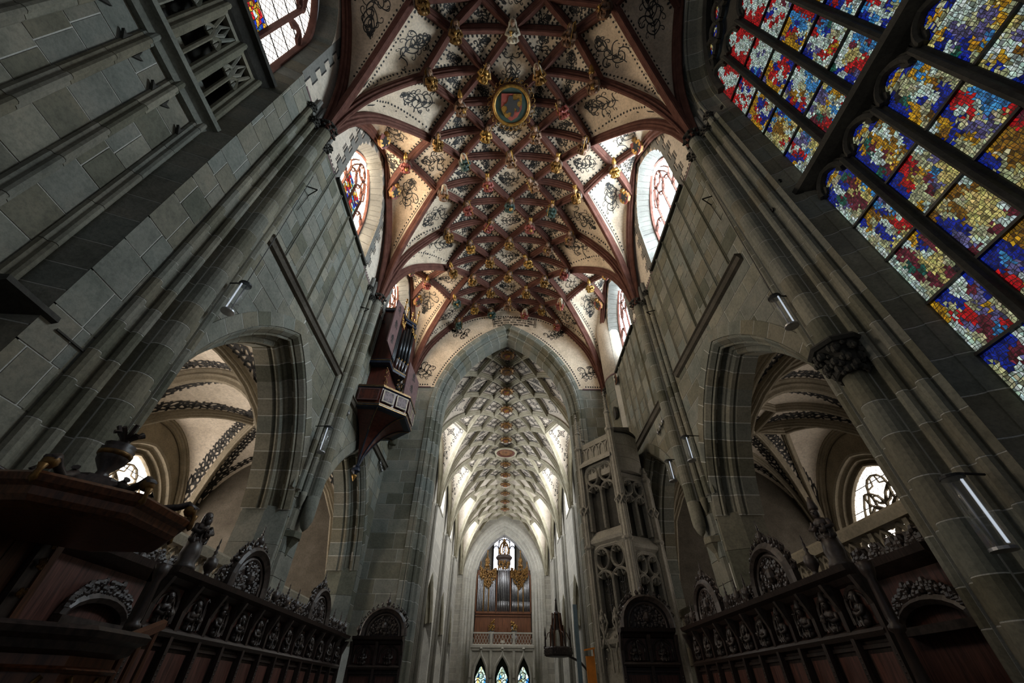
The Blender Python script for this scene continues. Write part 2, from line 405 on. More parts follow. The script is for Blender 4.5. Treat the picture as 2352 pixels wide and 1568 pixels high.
# ---------------------------------------------------------------- painted scrollwork, laid on a surface
def spiral(p, ang, r, turn, sgn, n=13):
    # a curl whose curvature grows along its length
    out = []; x, y = p; a = ang; st = r*4.2/n
    for i in range(n+1):
        out.append((x, y)); x += st*math.cos(a); y += st*math.sin(a); a += sgn*5.6*2*(i+.5)/(n*n)
    return out
def scroll_lines(rg, size, full=True):
    # painted spray: a swaying stem along +y with paired curls, leaf strokes and a bud; list of (polyline, width)
    ph = rg.uniform(0, 6); st = [(.05*size*math.sin(i*.55+ph), size*(i/12-.5)) for i in range(13)]; out = [(st, .04)]
    def at(t):
        i = min(11, int(t*12)); f = t*12-i; return (st[i][0]*(1-f)+st[i+1][0]*f, st[i][1]*(1-f)+st[i+1][1]*f)
    for t, k, a in ((.08, .14, 1.1), (.26, .19, .95), (.44, .2, .85), (.62, .17, .75), (.8, .12, .6), (.92, .08, .4)):
        for sg in (-1, 1):
            q = spiral(at(t), PI/2-sg*a, k*size*rg.uniform(.85, 1.15), 4, -sg if rg.random() < .25 else sg); out.append((q, .042 if k > .12 else .034))
            e = q[5]; out.append((spiral(e, PI/2-sg*rg.uniform(1.5, 2.2), k*.42*size, 4, -sg, 8), .032))
            if full:
                for d in (.5, 1.1): out.append(([at(t+.06), (at(t+.06)[0]+sg*.07*size*d, at(t+.06)[1]+.05*size)], .03))
    top = at(.999)
    for d in (-.5, 0, .5): out.append(([top, (top[0]+d*.07*size, top[1]+.1*size)], .036))
    return out
def lay(mb, bvh, pts, o, ang, w, drop=.012, mi=0, caster=None):
    ca, sa = math.cos(ang), math.sin(ang); prev = None
    P = [(o[0]+x*ca-y*sa, o[1]+x*sa+y*ca) for x, y in pts]
    for i in range(len(P)):
        a, b = P[max(i-1, 0)], P[min(i+1, len(P)-1)]; tx, ty = b[0]-a[0], b[1]-a[1]; l = math.hypot(tx, ty) or 1
        nx, ny = -ty/l*w/2, tx/l*w/2; cur = []
        for sg in (1, -1):
            h = caster((P[i][0]+nx*sg, P[i][1]+ny*sg)) if caster else bvh.ray_cast(V((P[i][0]+nx*sg, P[i][1]+ny*sg, 5)), V((0, 0, 1)))[0]
            if h is None: cur = None; break
            cur.append(tuple(h) if caster else (h.x, h.y, h.z-drop))
        if cur and prev:
            k = len(mb.v); mb.v += [prev[0], prev[1], cur[1], cur[0]]; mb.f.append((k, k+1, k+2, k+3)); mb.m.append(mi)
        prev = cur
def decorate(cell, seed, border=True, scroll=True, dot=.15, inset=.225, sc_=1.0):
    o, pl, bvh = cell; rg = random.Random(seed); P = [(p[0].x, p[0].y) for p in pl]; n = len(P)
    ar = sum(P[i-1][0]*P[i][1]-P[i][0]*P[i-1][1] for i in range(n))/2; sgn = 1 if ar > 0 else -1
    cx = sum(p[0] for p in P)/n; cy = sum(p[1] for p in P)/n
    def cast(p):
        h = bvh.ray_cast(V((p[0], p[1], 5)), V((0, 0, 1))); return h[0]
    if border and abs(ar) > .3:
        mb = MB(); lines = []
        for i in range(n):
            a, b = P[i], P[(i+1) % n]; dx, dy = b[0]-a[0], b[1]-a[1]; l = math.hypot(dx, dy)
            if l < .5: continue
            lines.append((a, (dx/l, dy/l), (-dy/l*sgn, dx/l*sgn), l, pl[i][1], pl[(i+1) % n][1]))
        def inside(p, d):
            return all((p[0]-a[0])*nn[0]+(p[1]-a[1])*nn[1] > d-1e-4 for a, t, nn, l, _, _ in lines)
        for a, t, nn, l, k0, k1 in lines:
            if k0 in 'WC' and k1 in 'WC': continue
            q = 0
            pl_ = []; m = max(2, int(l/.25))
            for i in range(m+1):
                p = (a[0]+t[0]*l*i/m+nn[0]*(inset-.055), a[1]+t[1]*l*i/m+nn[1]*(inset-.055)); pl_.append(p)
            run = []
            for p in pl_+[None]:
                if p and inside(p, inset-.056): run.append(p)
                else:
                    if len(run) > 1: lay(mb, bvh, run, (0, 0), 0, .02)
                    run = []
            # dots at even 3d spacing
            e = .12; last = None
            while e < l:
                p = (a[0]+t[0]*e+nn[0]*inset, a[1]+t[1]*e+nn[1]*inset)
                if inside(p, inset*.98):
                    h = bvh.ray_cast(V((p[0], p[1], 5)), V((0, 0, 1)))
                    if h[0] is not None and (last is None or (h[0]-last).length > dot*.93):
                        last = h[0]; N = h[1]; N = N if N.z < 0 else -N
                        T = (V((t[0], t[1], 0))-N*N.dot(V((t[0], t[1], 0)))).normalized(); B = N.cross(T); c = h[0]+N*.014
                        k = len(mb.v); mb.v += [tuple(c+T*.04*math.cos(x*PI/3)+B*.054*math.sin(x*PI/3)) for x in range(6)]; mb.f.append(tuple(range(k, k+6))); mb.m.append(0)
                e += dot*.28
        if mb.f:
            q = mb.build('dotted_border', 'black_paint', o); q['kind'] = 'stuff'
    if scroll and abs(ar) > .5:
        mb = MB(); size = min(1.3, math.sqrt(abs(ar))*(.6 if n > 3 else .44))*sc_
        j = max(range(n), key=lambda i: (P[i][0]-cx)**2+(P[i][1]-cy)**2) if n > 3 else rg.randrange(n)
        ang = math.atan2(P[j][1]-cy, P[j][0]-cx)-PI/2
        if rg.random() < .5: ang += PI
        for ln, w in scroll_lines(rg, size): lay(mb, bvh, ln, (cx, cy), ang, w*.78)
        if mb.f: q = mb.build('painted_scroll', 'black_paint', o); q['kind'] = 'stuff'
# ---------------------------------------------------------------- choir vault
ceil = struct(empty('ceiling', (0, BAY, 14)))
CH = Vault(ceil, BAY-L, L, 3, [0, 1.14, 2.28, 3.4, 4.6, 5.5],
           [(0, 20.46), (1.14, 20.36), (2.28, 20.05), (3.4, 19.28), (4.4, 17.98), (4.95, 16.92), (5.32, 15.52), (5.5, 14.1)],
           (5.5, 14.1), dict(w=3.3, h=5.9, z=14.25, z4=19.68, x=5.66), RIB, 'rib_paint', 'plaster', True, 1.0, {5: 3.72})
CH.make()
for i, c in enumerate(CH.cells):
    my = sum(p[0].y for p in c[1])/len(c[1])
    if my > 2.2: decorate(c, 100+i)
# ================================================================ choir shell
AW, AH, ASP = 2.95, 4.7, 4.4              # arcade arch: half width, rise, springing
ZS = 14.45                                # plaster begins
PROF_ARC = [(0, .03), (.05, 0), (.13, -.11), (.11, -.15), (.15, -.145), (.19, -.17), (.19, -.22), (.15, -.26), (.11, -.3), (.13, -.38), (.2, -.43), (.24, -.43), (.25, -.48), (.31, -.47), (.37, -.51), (.385, -.57), (.36, -.62), (.35, -.66), (.4, -.7), (.4, -1.1), (0, -1.1)]
def resample(path, step):
    P = [V(p) for p in path]; out = [P[0]]; acc = 0
    for a, b in zip(P, P[1:]):
        l = (b-a).length; d = step-acc
        while d <= l: out.append(a.lerp(b, d/l)); d += step
        acc = (acc+l) % step
    if (out[-1]-P[-1]).length > step*.25: out.append(P[-1])
    else: out[-1] = P[-1]
    return out
def voussoirs(parent, path, prof, nrm, step=.5, mat='sandstone_moulding', sub=3, name='voussoir', gap=.011, smooth=False):
    # a moulded arch of single blocks over a thin continuous mortar bed
    P = [V(p) for p in path]; cum = [0]
    for a, b in zip(P, P[1:]): cum.append(cum[-1]+(b-a).length)
    T = cum[-1]; n = max(1, round(T/step))
    def at(s_):
        s_ = min(max(s_, 0), T)
        for i in range(len(P)-1):
            if s_ <= cum[i+1]: return P[i].lerp(P[i+1], (s_-cum[i])/max(1e-9, cum[i+1]-cum[i]))
        return P[-1]
    bed = [(a-.005 if a > 0 else a, d-.005 if d > -1 else d) for a, d in prof]
    MB().sweep(P, bed, nrm).build('mortar_bed', 'mortar', parent)
    for i in range(n):
        a, b = T*i/n+gap, T*(i+1)/n-gap
        q = [a]+[c for c in cum if a+.02 < c < b-.02]+[b]
        if len(q) < 3: q = [a, (a+b)/2, b]
        MB().sweep([at(x) for x in q], prof, nrm).build(name, mat, parent)
def arc3(path2, x, sg):
    # (y, z) outline on the wall plane x*sg, ordered so that the profile turns into the opening
    p = [(x*sg, y, z) for y, z in path2]
    return p if sg < 0 else p[::-1]
def roll(cx, cy, r, a0, a1, n=7): return [(cx+r*math.cos(a0+(a1-a0)*i/n), cy+r*math.sin(a0+(a1-a0)*i/n)) for i in range(n+1)]
# respond plan: (out of the wall, along the wall)
def respond_plan():
    h = [(0, -.82), (.03, -.74)]
    h += roll(.08, -.62, .085, -PI*.75, PI*.55, 6)
    h += [(.07, -.47), (.09, -.43)]
    h += roll(.15, -.345, .085, -PI*.75, PI*.6, 6)
    h += [(.13, -.21), (.15, -.18)]
    h += roll(.3, 0, .18, -PI*.7, PI*.7, 12)
    m = [(a, -b) for a, b in h[:-13]][::-1]
    return h + m
RESP = respond_plan()
def respond(sg, y, z0, z1, capz, parent, seed, low=None):
    rg = random.Random(seed); z = z0; bed = MB()
    X = lambda a: sg*(XW+.02-a)
    bed.prism([(X(a-.005), y+b*.994, z0) for a, b in RESP], (0, 0, z1-z0)); bed.build('mortar_bed', 'mortar', parent)
    while z < z1-.05:
        h = min(rg.uniform(.42, .66), z1-z); 
        if z1-z-h < .2: h = z1-z
        mb = MB().prism([(X(a), y+b, z+.008) for a, b in RESP], (0, 0, h-.016)); mb.build('respond_course', 'sandstone_moulding', parent); z += h
    return
def leaf_cap(c, r, h, rg, parent, name='capital', mat='dark_stone', n=8):
    mb = MB(); c = V(c)
    mb.lathe(c, [(r*1.0, 0), (r*1.12, .02), (r*1.0, .05), (r*1.02, h*.3), (r*1.25, h*.75), (r*1.6, h*.9), (r*1.6, h)], n)
    for ring, zz, rr in ((0, .42, 1.18), (1, .74, 1.5)):
        for i in range(9):
            a = 2*PI*(i+.5*ring)/9; p = c+V((math.cos(a)*r*rr, math.sin(a)*r*rr, h*zz))
            mb.ball(p, (r*.28, r*.28, h*.16), 5); mb.ball(p+V((math.cos(a)*r*.2, math.sin(a)*r*.2, -h*.07)), (r*.17, r*.17, h*.1), 5)
    return mb.build(name, mat, parent, False)
STRING = [(0, .16), (.18, .13), (.2, .08), (.15, .05), (.1, -.05), (.04, -.08), (0, -.1)]   # (out, up)
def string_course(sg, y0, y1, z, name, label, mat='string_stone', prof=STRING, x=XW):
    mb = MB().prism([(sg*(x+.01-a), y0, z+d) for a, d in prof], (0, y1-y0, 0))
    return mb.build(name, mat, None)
walls = {}
for sg, side in ((-1, 'left'), (1, 'right')):
    for k, b in ((2, BAY), (3, BAY+L)):
        m = b+L/2; nrm = (-sg, 0, 0); to3 = lambda a, z, sg=sg: (sg*XW, a, z)
        arch = arch_pts(AW, AH, 18, m, ASP); half = len(arch)//2
        wl = struct(empty('wall_%s_%d' % (side, k), (sg*XW, m, 0))); walls[sg, k] = wl
        lo1 = [(b, 0), (m-AW, 0)]+arch[:half+1]+[(m, ZS), (b, ZS)]
        lo2 = [(m, ZS)]+arch[half:]+[(m+AW, 0), (b+L, 0), (b+L, ZS)]
        core = MB()
        for pl in (lo1, lo2): core.prism([to3(*p) for p in pl], (sg*1.1, 0, 0))
        core.build('wall_core', 'mortar', wl)
        # clerestory: plastered, with the splayed window opening
        WW, WH, WSP = 1.72, 2.75, 16.75
        wa = arch_pts(WW, WH, 12, m, WSP); hw = len(wa)//2
        up1 = [(b, ZS), (m-WW, ZS)]+wa[:hw+1]+[(m, 21), (b, 21)]
        up2 = [(m, 21)]+wa[hw:]+[(m+WW, ZS), (b+L, ZS), (b+L, 21)]
        core = MB()
        for pl in (up1, up2): core.prism([to3(*p) for p in pl], (sg*.12, 0, 0))
        core.build('wall_plaster', 'plaster_white', wl)
        wi = arch_pts(WW-.3, WH-.25, 12, m, WSP)
        o_ = [(m-WW, ZS+.1)]+wa+[(m+WW, ZS+.1)]; i_ = [(m-WW+.3, ZS+.55)]+wi+[(m+WW-.3, ZS+.55)]
        for i in range(len(o_)-1):       # splay built of single jamb stones
            nsub = 4 if i in (0, len(o_)-2) else 1
            for q in range(nsub):
                f0, f1 = q/nsub+.012/nsub*2, (q+1)/nsub-.012/nsub*2
                A, B = V((sg*XW, *o_[i])), V((sg*XW, *o_[i+1])); C, D = V((sg*(XW+.7), *i_[i])), V((sg*(XW+.7), *i_[i+1]))
                if i % 2 == 0 or nsub > 1: pass
                MB().add([A.lerp(B, f0), A.lerp(B, f1), C.lerp(D, f1), C.lerp(D, f0), A.lerp(B, f0)+V((0, 0, 0)), ], [(0, 1, 2, 3)]).build('jamb_stone', 'quoin_grey', wl)
        # sloping sill block
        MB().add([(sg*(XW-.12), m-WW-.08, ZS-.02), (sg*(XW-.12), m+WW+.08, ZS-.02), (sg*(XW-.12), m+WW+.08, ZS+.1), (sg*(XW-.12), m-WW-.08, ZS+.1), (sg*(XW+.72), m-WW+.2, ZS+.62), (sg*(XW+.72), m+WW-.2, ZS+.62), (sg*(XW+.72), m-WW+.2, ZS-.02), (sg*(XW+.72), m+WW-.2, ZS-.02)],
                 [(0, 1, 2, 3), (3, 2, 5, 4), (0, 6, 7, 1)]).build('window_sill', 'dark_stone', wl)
        # painted quoins beside the window and the purple base line
        for e in (-1, 1):
            z = ZS+.02; q = 0; rg = random.Random(7)
            while z < WSP+WH+.35:
                h = .42; zz = max(0, z-WSP); R_ = (WW*WW+WH*WH)/(2*WW)
                w_in = math.sqrt(max(0, R_*R_-zz*zz))-(R_-WW) if zz < WH else 0
                wd = .36 if q % 2 else .14; y0, y1 = m+e*max(0, w_in-.06), m+e*(max(0, w_in)+wd)
                MB().bx(sg*(XW-.004), sg*(XW-.012), y0, y1, z, z+h).build('painted_quoin', 'quoin_grey', wl)
                MB().bx(sg*(XW-.002), sg*(XW-.008), y1-e*.0, y1+e*.05, z-.05*(1-q % 2), z+h+.05).build('quoin_line', 'black_paint', wl) if q % 2 else MB().bx(sg*(XW-.002), sg*(XW-.008), y1, y1+e*.05, z, z+h).build('quoin_line', 'black_paint', wl)
                mb = MB()
                for d in range(4): mb.bx(sg*(XW-.002), sg*(XW-.008), y1+e*.09, y1+e*.17, z+.02+d*.11, z+.08+d*.11)
                qd = mb.build('quoin_dots', 'black_paint', wl); qd['kind'] = 'stuff'
                z += h; q += 1
            MB().bx(sg*(XW+.0), sg*(XW-.015), m+e*(WW+.1), m+e*3.3, ZS-.05, ZS+.03).build('purple_line', 'purple_line', wl)
            mb = MB()
            for d in range(11): mb.bx(sg*(XW-.002), sg*(XW-.008), m+e*(WW+.2+d*.13), m+e*(WW+.27+d*.13), ZS+.08, ZS+.14)
            qd = mb.build('line_dots', 'black_paint', wl); qd['kind'] = 'stuff'
        # ashlar
        zlo = 4.3 if k == 2 else 4.6
        ashlar(wl, lo1, to3, nrm, 3.2, ZS, seed=11*k+sg, gap=.012, course=.5, lo=.5, hi=1.15)
        ashlar(wl, lo2, to3, nrm, 3.2, ZS, seed=31*k+sg, gap=.012, course=.5, lo=.5, hi=1.15)
        # arch mouldings
        arch2 = [p for p in arch_pts(AW, AH, 18, m, ASP) if p[1] > 5.3]
        voussoirs(wl, arc3(arch2, XW, sg), PROF_ARC, nrm, .52)
        # face voussoir ring
        ring = [p for p in arch_pts(AW+.34, AH+.42, 18, m, ASP) if p[1] > 5.5]
        voussoirs(wl, arc3(ring, XW-.012, sg), [(0, .025), (.335, .03), (.335, -.02), (0, -.02)], nrm, .55, name='ring_stone')
        # lower jamb: plain splayed pier faces
        for e in (-1, 1):
            y0 = m+e*AW
            for z in range(6):
                za, zb_ = z*.9+.004, (z+1)*.9-.004
                MB().prism([(sg*XW, y0-e*.12, za), (sg*(XW+.5), y0-e*.38, za), (sg*(XW+1.1), y0-e*.38, za), (sg*(XW+1.1), y0, za), (sg*XW, y0, za)], (0, 0, min(zb_, 5.45)-za)).build('pier_stone', 'sandstone', wl)
        # blind panelling below the window
        for dy in (-1.95, -1.2, -.4, .4, 1.2, 1.95):
            pr = [(-.06, 0), (-.045, .03), (-.03, .035), (-.02, .075), (0, .085), (.02, .075), (.03, .035), (.045, .03), (.06, 0)]
            MB().prism([(sg*(XW-.008-d*.8), m+dy+a*.8, 9.9) for a, d in pr], (0, 0, ZS-9.92)).build('panel_rib', 'sandstone_moulding', wl)
    for k, yy in ((1, BAY), (2, BAY+L), (3, BAY+2*L)):
        rs = struct(empty('trim_%s_%d' % ('respond_left' if sg < 0 else 'respond_right', k), (sg*5.5, yy, 0)))
        zlow = 0 if k == 1 else 5.9
        if k < 3:
            respond(sg, yy, zlow, 14.05, 14.1, rs, 5*k+sg)
            rg = random.Random(k)
            leaf_cap((sg*5.47, yy, 14.0), .18, .36, rg, rs)
            for e in (-1, 1):
                leaf_cap((sg*5.62, yy+e*.345, 13.75), .095, .27, rg, rs)
                leaf_cap((sg*5.69, yy+e*.62, 14.05 if e < 0 else 14.25), .09, .26, rg, rs)
            MB().prism([(sg*(XW+.02-a*.93), yy+b*.85, 14.05) for a, b in RESP], (0, 0, .9)).build('springer', 'quoin_grey', rs)
        else:
            mb = MB().lathe((sg*5.52, yy-.28, 10.9), [(.17, 0), (.17, 3.15)], 14); mb.build('corner_shaft', 'sandstone_moulding', rs, True)
            leaf_cap((sg*5.52, yy-.28, 14.0), .18, .36, random.Random(3), rs)
        if k == 2:      # pointed stops below the shafts and a bracket
            for a, b, r, z in ((.3, 0, .18, 5.9), (.15, -.345, .09, 5.9), (.15, .345, .09, 5.9)):
                MB().lathe((sg*(XW+.02-a), yy+b, z-.42 - (.5 if b == 0 else 0)), [(.01, 0), (r*.55, .1), (r*.95, .28), (r, .44), (r, .44+(.5 if b == 0 else 0))], 10).build('shaft_stop', 'sandstone_moulding', rs, True)
            MB().lathe((sg*(XW-.02), yy-.1, 4.3), [(.02, 0), (.08, .06), (.12, .25), (.26, .45), (.3, .47), (.3, .62)], 8).build('bracket', 'sandstone_moulding', rs)
    # arcade pier fronts between the arches (below the shafts)
    for k, yy in ((1, BAY), (2, BAY+L)):
        wl = walls[sg, 2]
        for z in range(11):
            MB().prism([(sg*(XW-.08), yy-.36, z*.55+.006), (sg*(XW-.08), yy+.36, z*.55+.006), (sg*(XW+.1), yy+.46, z*.55+.006), (sg*(XW+.1), yy-.46, z*.55+.006)], (0, 0, .538)).build('pier_stone', 'sandstone', wl) if k == 2 else None
    for k, y0, y1 in ((2, 5.72, 11.3) if sg < 0 else (2, 6.02, 10.9), (3, 12.5, 18.6)):
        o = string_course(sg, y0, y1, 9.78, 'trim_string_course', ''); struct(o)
# ---------------------------------------------------------------- west wall with the choir arch
YW = BAY+2*L
wl = struct(empty('wall_west', (0, YW, 0))); to3 = lambda a, z: (a, YW, z); CW, CHh, CSP = 4.15, 6.4, 13.0
ca = arch_pts(CW, CHh, 22, 0, CSP); hc = len(ca)//2
w1 = [(-5.9, 0), (-CW, 0)]+ca[:hc+1]+[(0, 21), (-5.9, 21)]; w2 = [(0, 21)]+ca[hc:]+[(CW, 0), (5.9, 0), (5.9, 21)]
core = MB()
for pl in (w1, w2): core.prism([to3(*p) for p in pl], (0, 1.3, 0))
core.build('wall_core', 'mortar', wl)
for i, pl in enumerate((w1, w2)):
    ashlar(wl, clip_rect(pl, -9, 9, 0, 14.5), to3, (0, -1, 0), 3, 14.5, seed=77+i, course=.55, lo=.7, hi=1.4, mat='sandstone')
    up_ = [p for p in clip_rect(pl, -9, 9, 14.5, 21)]
    MB().prism([(x, YW-.03, z) for x, z in up_], (0, .03, 0)).build('wall_plaster', 'plaster', wl)
path = [(-CW, YW, 2.0), (-CW, YW, 8)]+[(a, YW, z) for a, z in ca]+[(CW, YW, 8), (CW, YW, 2.0)]
PROF_CH = [(0, .06), (.16, .05), (.2, .02), (.24, .06), (.3, .03), (.32, -.05), (.27, -.12), (.29, -.24), (.4, -.32), (.46, -.3), (.53, -.34), (.54, -.42), (.5, -.5), (.56, -.62), (.64, -.64), (.66, -.75), (.66, -1.3), (0, -1.3)]
voussoirs(wl, path, PROF_CH, (0, -1, 0), .62, mat='sandstone')
for e in (-1, 1):
    MB().bx(e*(CW+.05), e*5.6, YW-.05, YW-.02, 14.46, 14.54).build('purple_line', 'purple_line', wl)
# painted border dots and scrolls on the west wall
mb = MB(); dots = arch_pts(CW+.14, CHh+.16, 60, 0, CSP)
def dotat(mb, x, z, y=YW-.036, r=.06): 
    k = len(mb.v); mb.v += [(x+r*.8*math.cos(q*PI/3), y, z+r*math.sin(q*PI/3)) for q in range(6)]; mb.f.append(tuple(range(k, k+6))); mb.m.append(0)
last = None
for a, z in [q for p0, p1 in zip(dots, dots[1:]) for q in [(p0[0]+(p1[0]-p0[0])*t/6, p0[1]+(p1[1]-p0[1])*t/6) for t in range(6)]]:
    if z > 14.65 and abs(a) > 1.55 and (last is None or math.hypot(a-last[0], z-last[1]) > .14): last = (a, z); dotat(mb, a, z)
for e in (-1, 1):
    for i in range(9): dotat(mb, e*(CW+.25+i*.13), 14.66)
for i in range(-34, 35):
    x = i*.15; z = interp(CH.tab, abs(x))-.4
    if abs(x) < 5.0: dotat(mb, x, z)
mb.build('dotted_border', 'black_paint', wl)['kind'] = 'stuff'
mb = MB(); rg = random.Random(5)
def wall_lay(o, ang, size, y=YW-.036):
    for ln, w in scroll_lines(rg, size): lay(mb, None, ln, o, ang, w*1.1, caster=lambda p: (p[0], y, p[1]))
for e in (-1, 1): wall_lay((e*4.75, 15.6), e*.5-PI/2*e, 1.3); wall_lay((e*2.9, 18.55), -e*1.1, 1.1)
mb.build('painted_scroll', 'black_paint', wl)['kind'] = 'stuff'
def text(body, loc, size, rot, mat, parent, name='lettering', ext=.002, sx=1.0):
    cu = bpy.data.curves.new(name, 'FONT'); cu.body = body; cu.size = size; cu.align_x = 'CENTER'; cu.extrude = ext; cu.resolution_u = 2; cu.offset = size*.03
    cu.materials.append(MATS[mat]); o = bpy.data.objects.new(name, cu); col.objects.link(o); o.location = loc; o.rotation_euler = rot; o.scale = (sx, 1, 1)
    if parent is not None: o.parent = parent; o.matrix_parent_inverse = parent.matrix_world.inverted()
    return o
# inscription scroll above the arch: four curved lines of capitals
LINES = ['ALS MAN ZELT VON DER GEBVRT CRISTI', 'VNSERS HERENS IST WARD DIS WERK', 'DVRCH MEISTER PETER PFISTER BVWEN', 'DES WIRDIGEN MVNSTERS ENDE']
for r, ln in enumerate(LINES):
    n = len(ln); zt = 20.02-r*.2; R_ = 6.5
    for i, ch in enumerate(ln):
        if ch == ' ': continue
        x = .35+(i-(n-1)/2)*(2.62/34.0); text(ch, (x, YW-.04, zt-(x-.35)**2*.12-.13), .19, (PI/2, 0, 0), 'black_paint', wl, 'letter', sx=.6)
for x in (-1.0, 1.72):
    mb = MB()
    for d in (0, .09): mb.sweep([(x+d+(-.0 if x < 0 else 0), YW-.04, 19.95-.02*d), (x+d+(.12 if x < 0 else -.08), YW-.04, 19.1)], [(-.014, 0), (.014, 0), (.014, .004), (-.014, .004)], (0, -1, 0))
    mb.build('scroll_edge', 'black_paint', wl)
# floor
struct(MB().bx(-14, 14, -6, 60, -.3, 0).build('floor', 'floor_stone'))
# ================================================================ windows
COLS = dict(b=(.006, .022, .32), B=(.05, .27, .62), w=(.6, .76, .68), W=(.46, .47, .27), y=(.55, .29, .015), Y=(.62, .53, .18), r=(.5, .008, .012), m=(.14, .018, .035), p=(.13, .12, .3), g=(.015, .12, .09), o=(.25, .12, .012), k=(.01, .01, .015))
def inside(poly, a, z):
    c = False; n = len(poly)
    for i in range(n):
        (x0, y0), (x1, y1) = poly[i-1], poly[i]
        if (y0 > z) != (y1 > z) and a < (x1-x0)*(z-y0)/(y1-y0)+x0: c = not c
    return c
def mosaic(parent, fn, grid, seed, mat='stained_glass', sub=3, lead=.085, name='glass_panel', poly=None):
    # fn(u, v) -> point; grid: rows of colour letters from the top; every piece is framed by its lead cames
    rg = random.Random(seed); R, C = len(grid)*sub, len(grid[0])*sub; mb = MB(); cols = []
    P = [[((i+(rg.uniform(-.42, .42) if 0 < i < C else 0))/C, (j+(rg.uniform(-.42, .42) if 0 < j < R else 0))/R) for i in range(C+1)] for j in range(R+1)]
    for j in range(R):
        for i in range(C):
            q = [P[j][i], P[j][i+1], P[j+1][i+1], P[j+1][i]]; cu, cv = sum(x for x, _ in q)/4, sum(y for _, y in q)/4
            ch = grid[len(grid)-1-min(len(grid)-1, int(cv*len(grid)*.999+rg.uniform(-.3, .3)))][min(len(grid[0])-1, max(0, int(cu*len(grid[0])+rg.uniform(-.3, .3))))]
            c = COLS[ch]; f = rg.choice([.35, .7, .9, 1.0, 1.15, 1.4]); c = tuple(max(0, min(1, x*f*rg.uniform(.9, 1.1))) for x in c)
            inn = [(x+(cu-x)*lead*2, y+(cv-y)*lead*2) for x, y in q]; k = len(mb.v)
            mb.v += [tuple(fn(*p)) for p in q]+[tuple(fn(*p)) for p in inn]
            mb.f.append((k+4, k+5, k+6, k+7)); mb.m.append(0); cols.append(c)
            for e in range(4): mb.f.append((k+e, k+(e+1) % 4, k+4+(e+1) % 4, k+4+e)); mb.m.append(1); cols.append((0, 0, 0))
    return mb.build(name, [mat, 'lead'], parent, False, cols)
def lattice(parent, poly, to3, step, slope=1.5, w=.02, mat='lead', off=.02, nrm=(1, 0, 0), name='lead_lattice'):
    a0, a1 = min(p[0] for p in poly), max(p[0] for p in poly); z0, z1 = min(p[1] for p in poly), max(p[1] for p in poly); mb = MB(); N = V(nrm)*off
    for sg in (-1, 1):
        c = -(z1-z0)/slope
        while c < (a1-a0)+(z1-z0)/slope:
            run = []
            for i in range(61):
                z = z0+(z1-z0)*i/60; a = a0+c+sg*((z-z0)/slope)-(0 if sg > 0 else 0); ok = a0 <= a <= a1 and inside(poly, a, z)
                if ok: run.append((a, z))
                if (not ok or i == 60) and len(run) > 1:
                    (aa, za), (ab, zb_) = run[0], run[-1]; mb.add([V(to3(aa-w/2, za))+N, V(to3(aa+w/2, za))+N, V(to3(ab+w/2, zb_))+N, V(to3(ab-w/2, zb_))+N], [(0, 1, 2, 3)])
                if not ok: run = []
            c += step
    if mb.f: o = mb.build(name, mat, parent); o['kind'] = 'stuff'
BAR = [(-.05, .02), (-.05, -.06), (-.03, .1), (0, .13), (.03, .1), (.05, -.06), (.05, .02)]
BAR = [(-.055, -.08), (-.055, .02), (-.025, .09), (.025, .09), (.055, .02), (.055, -.08)]
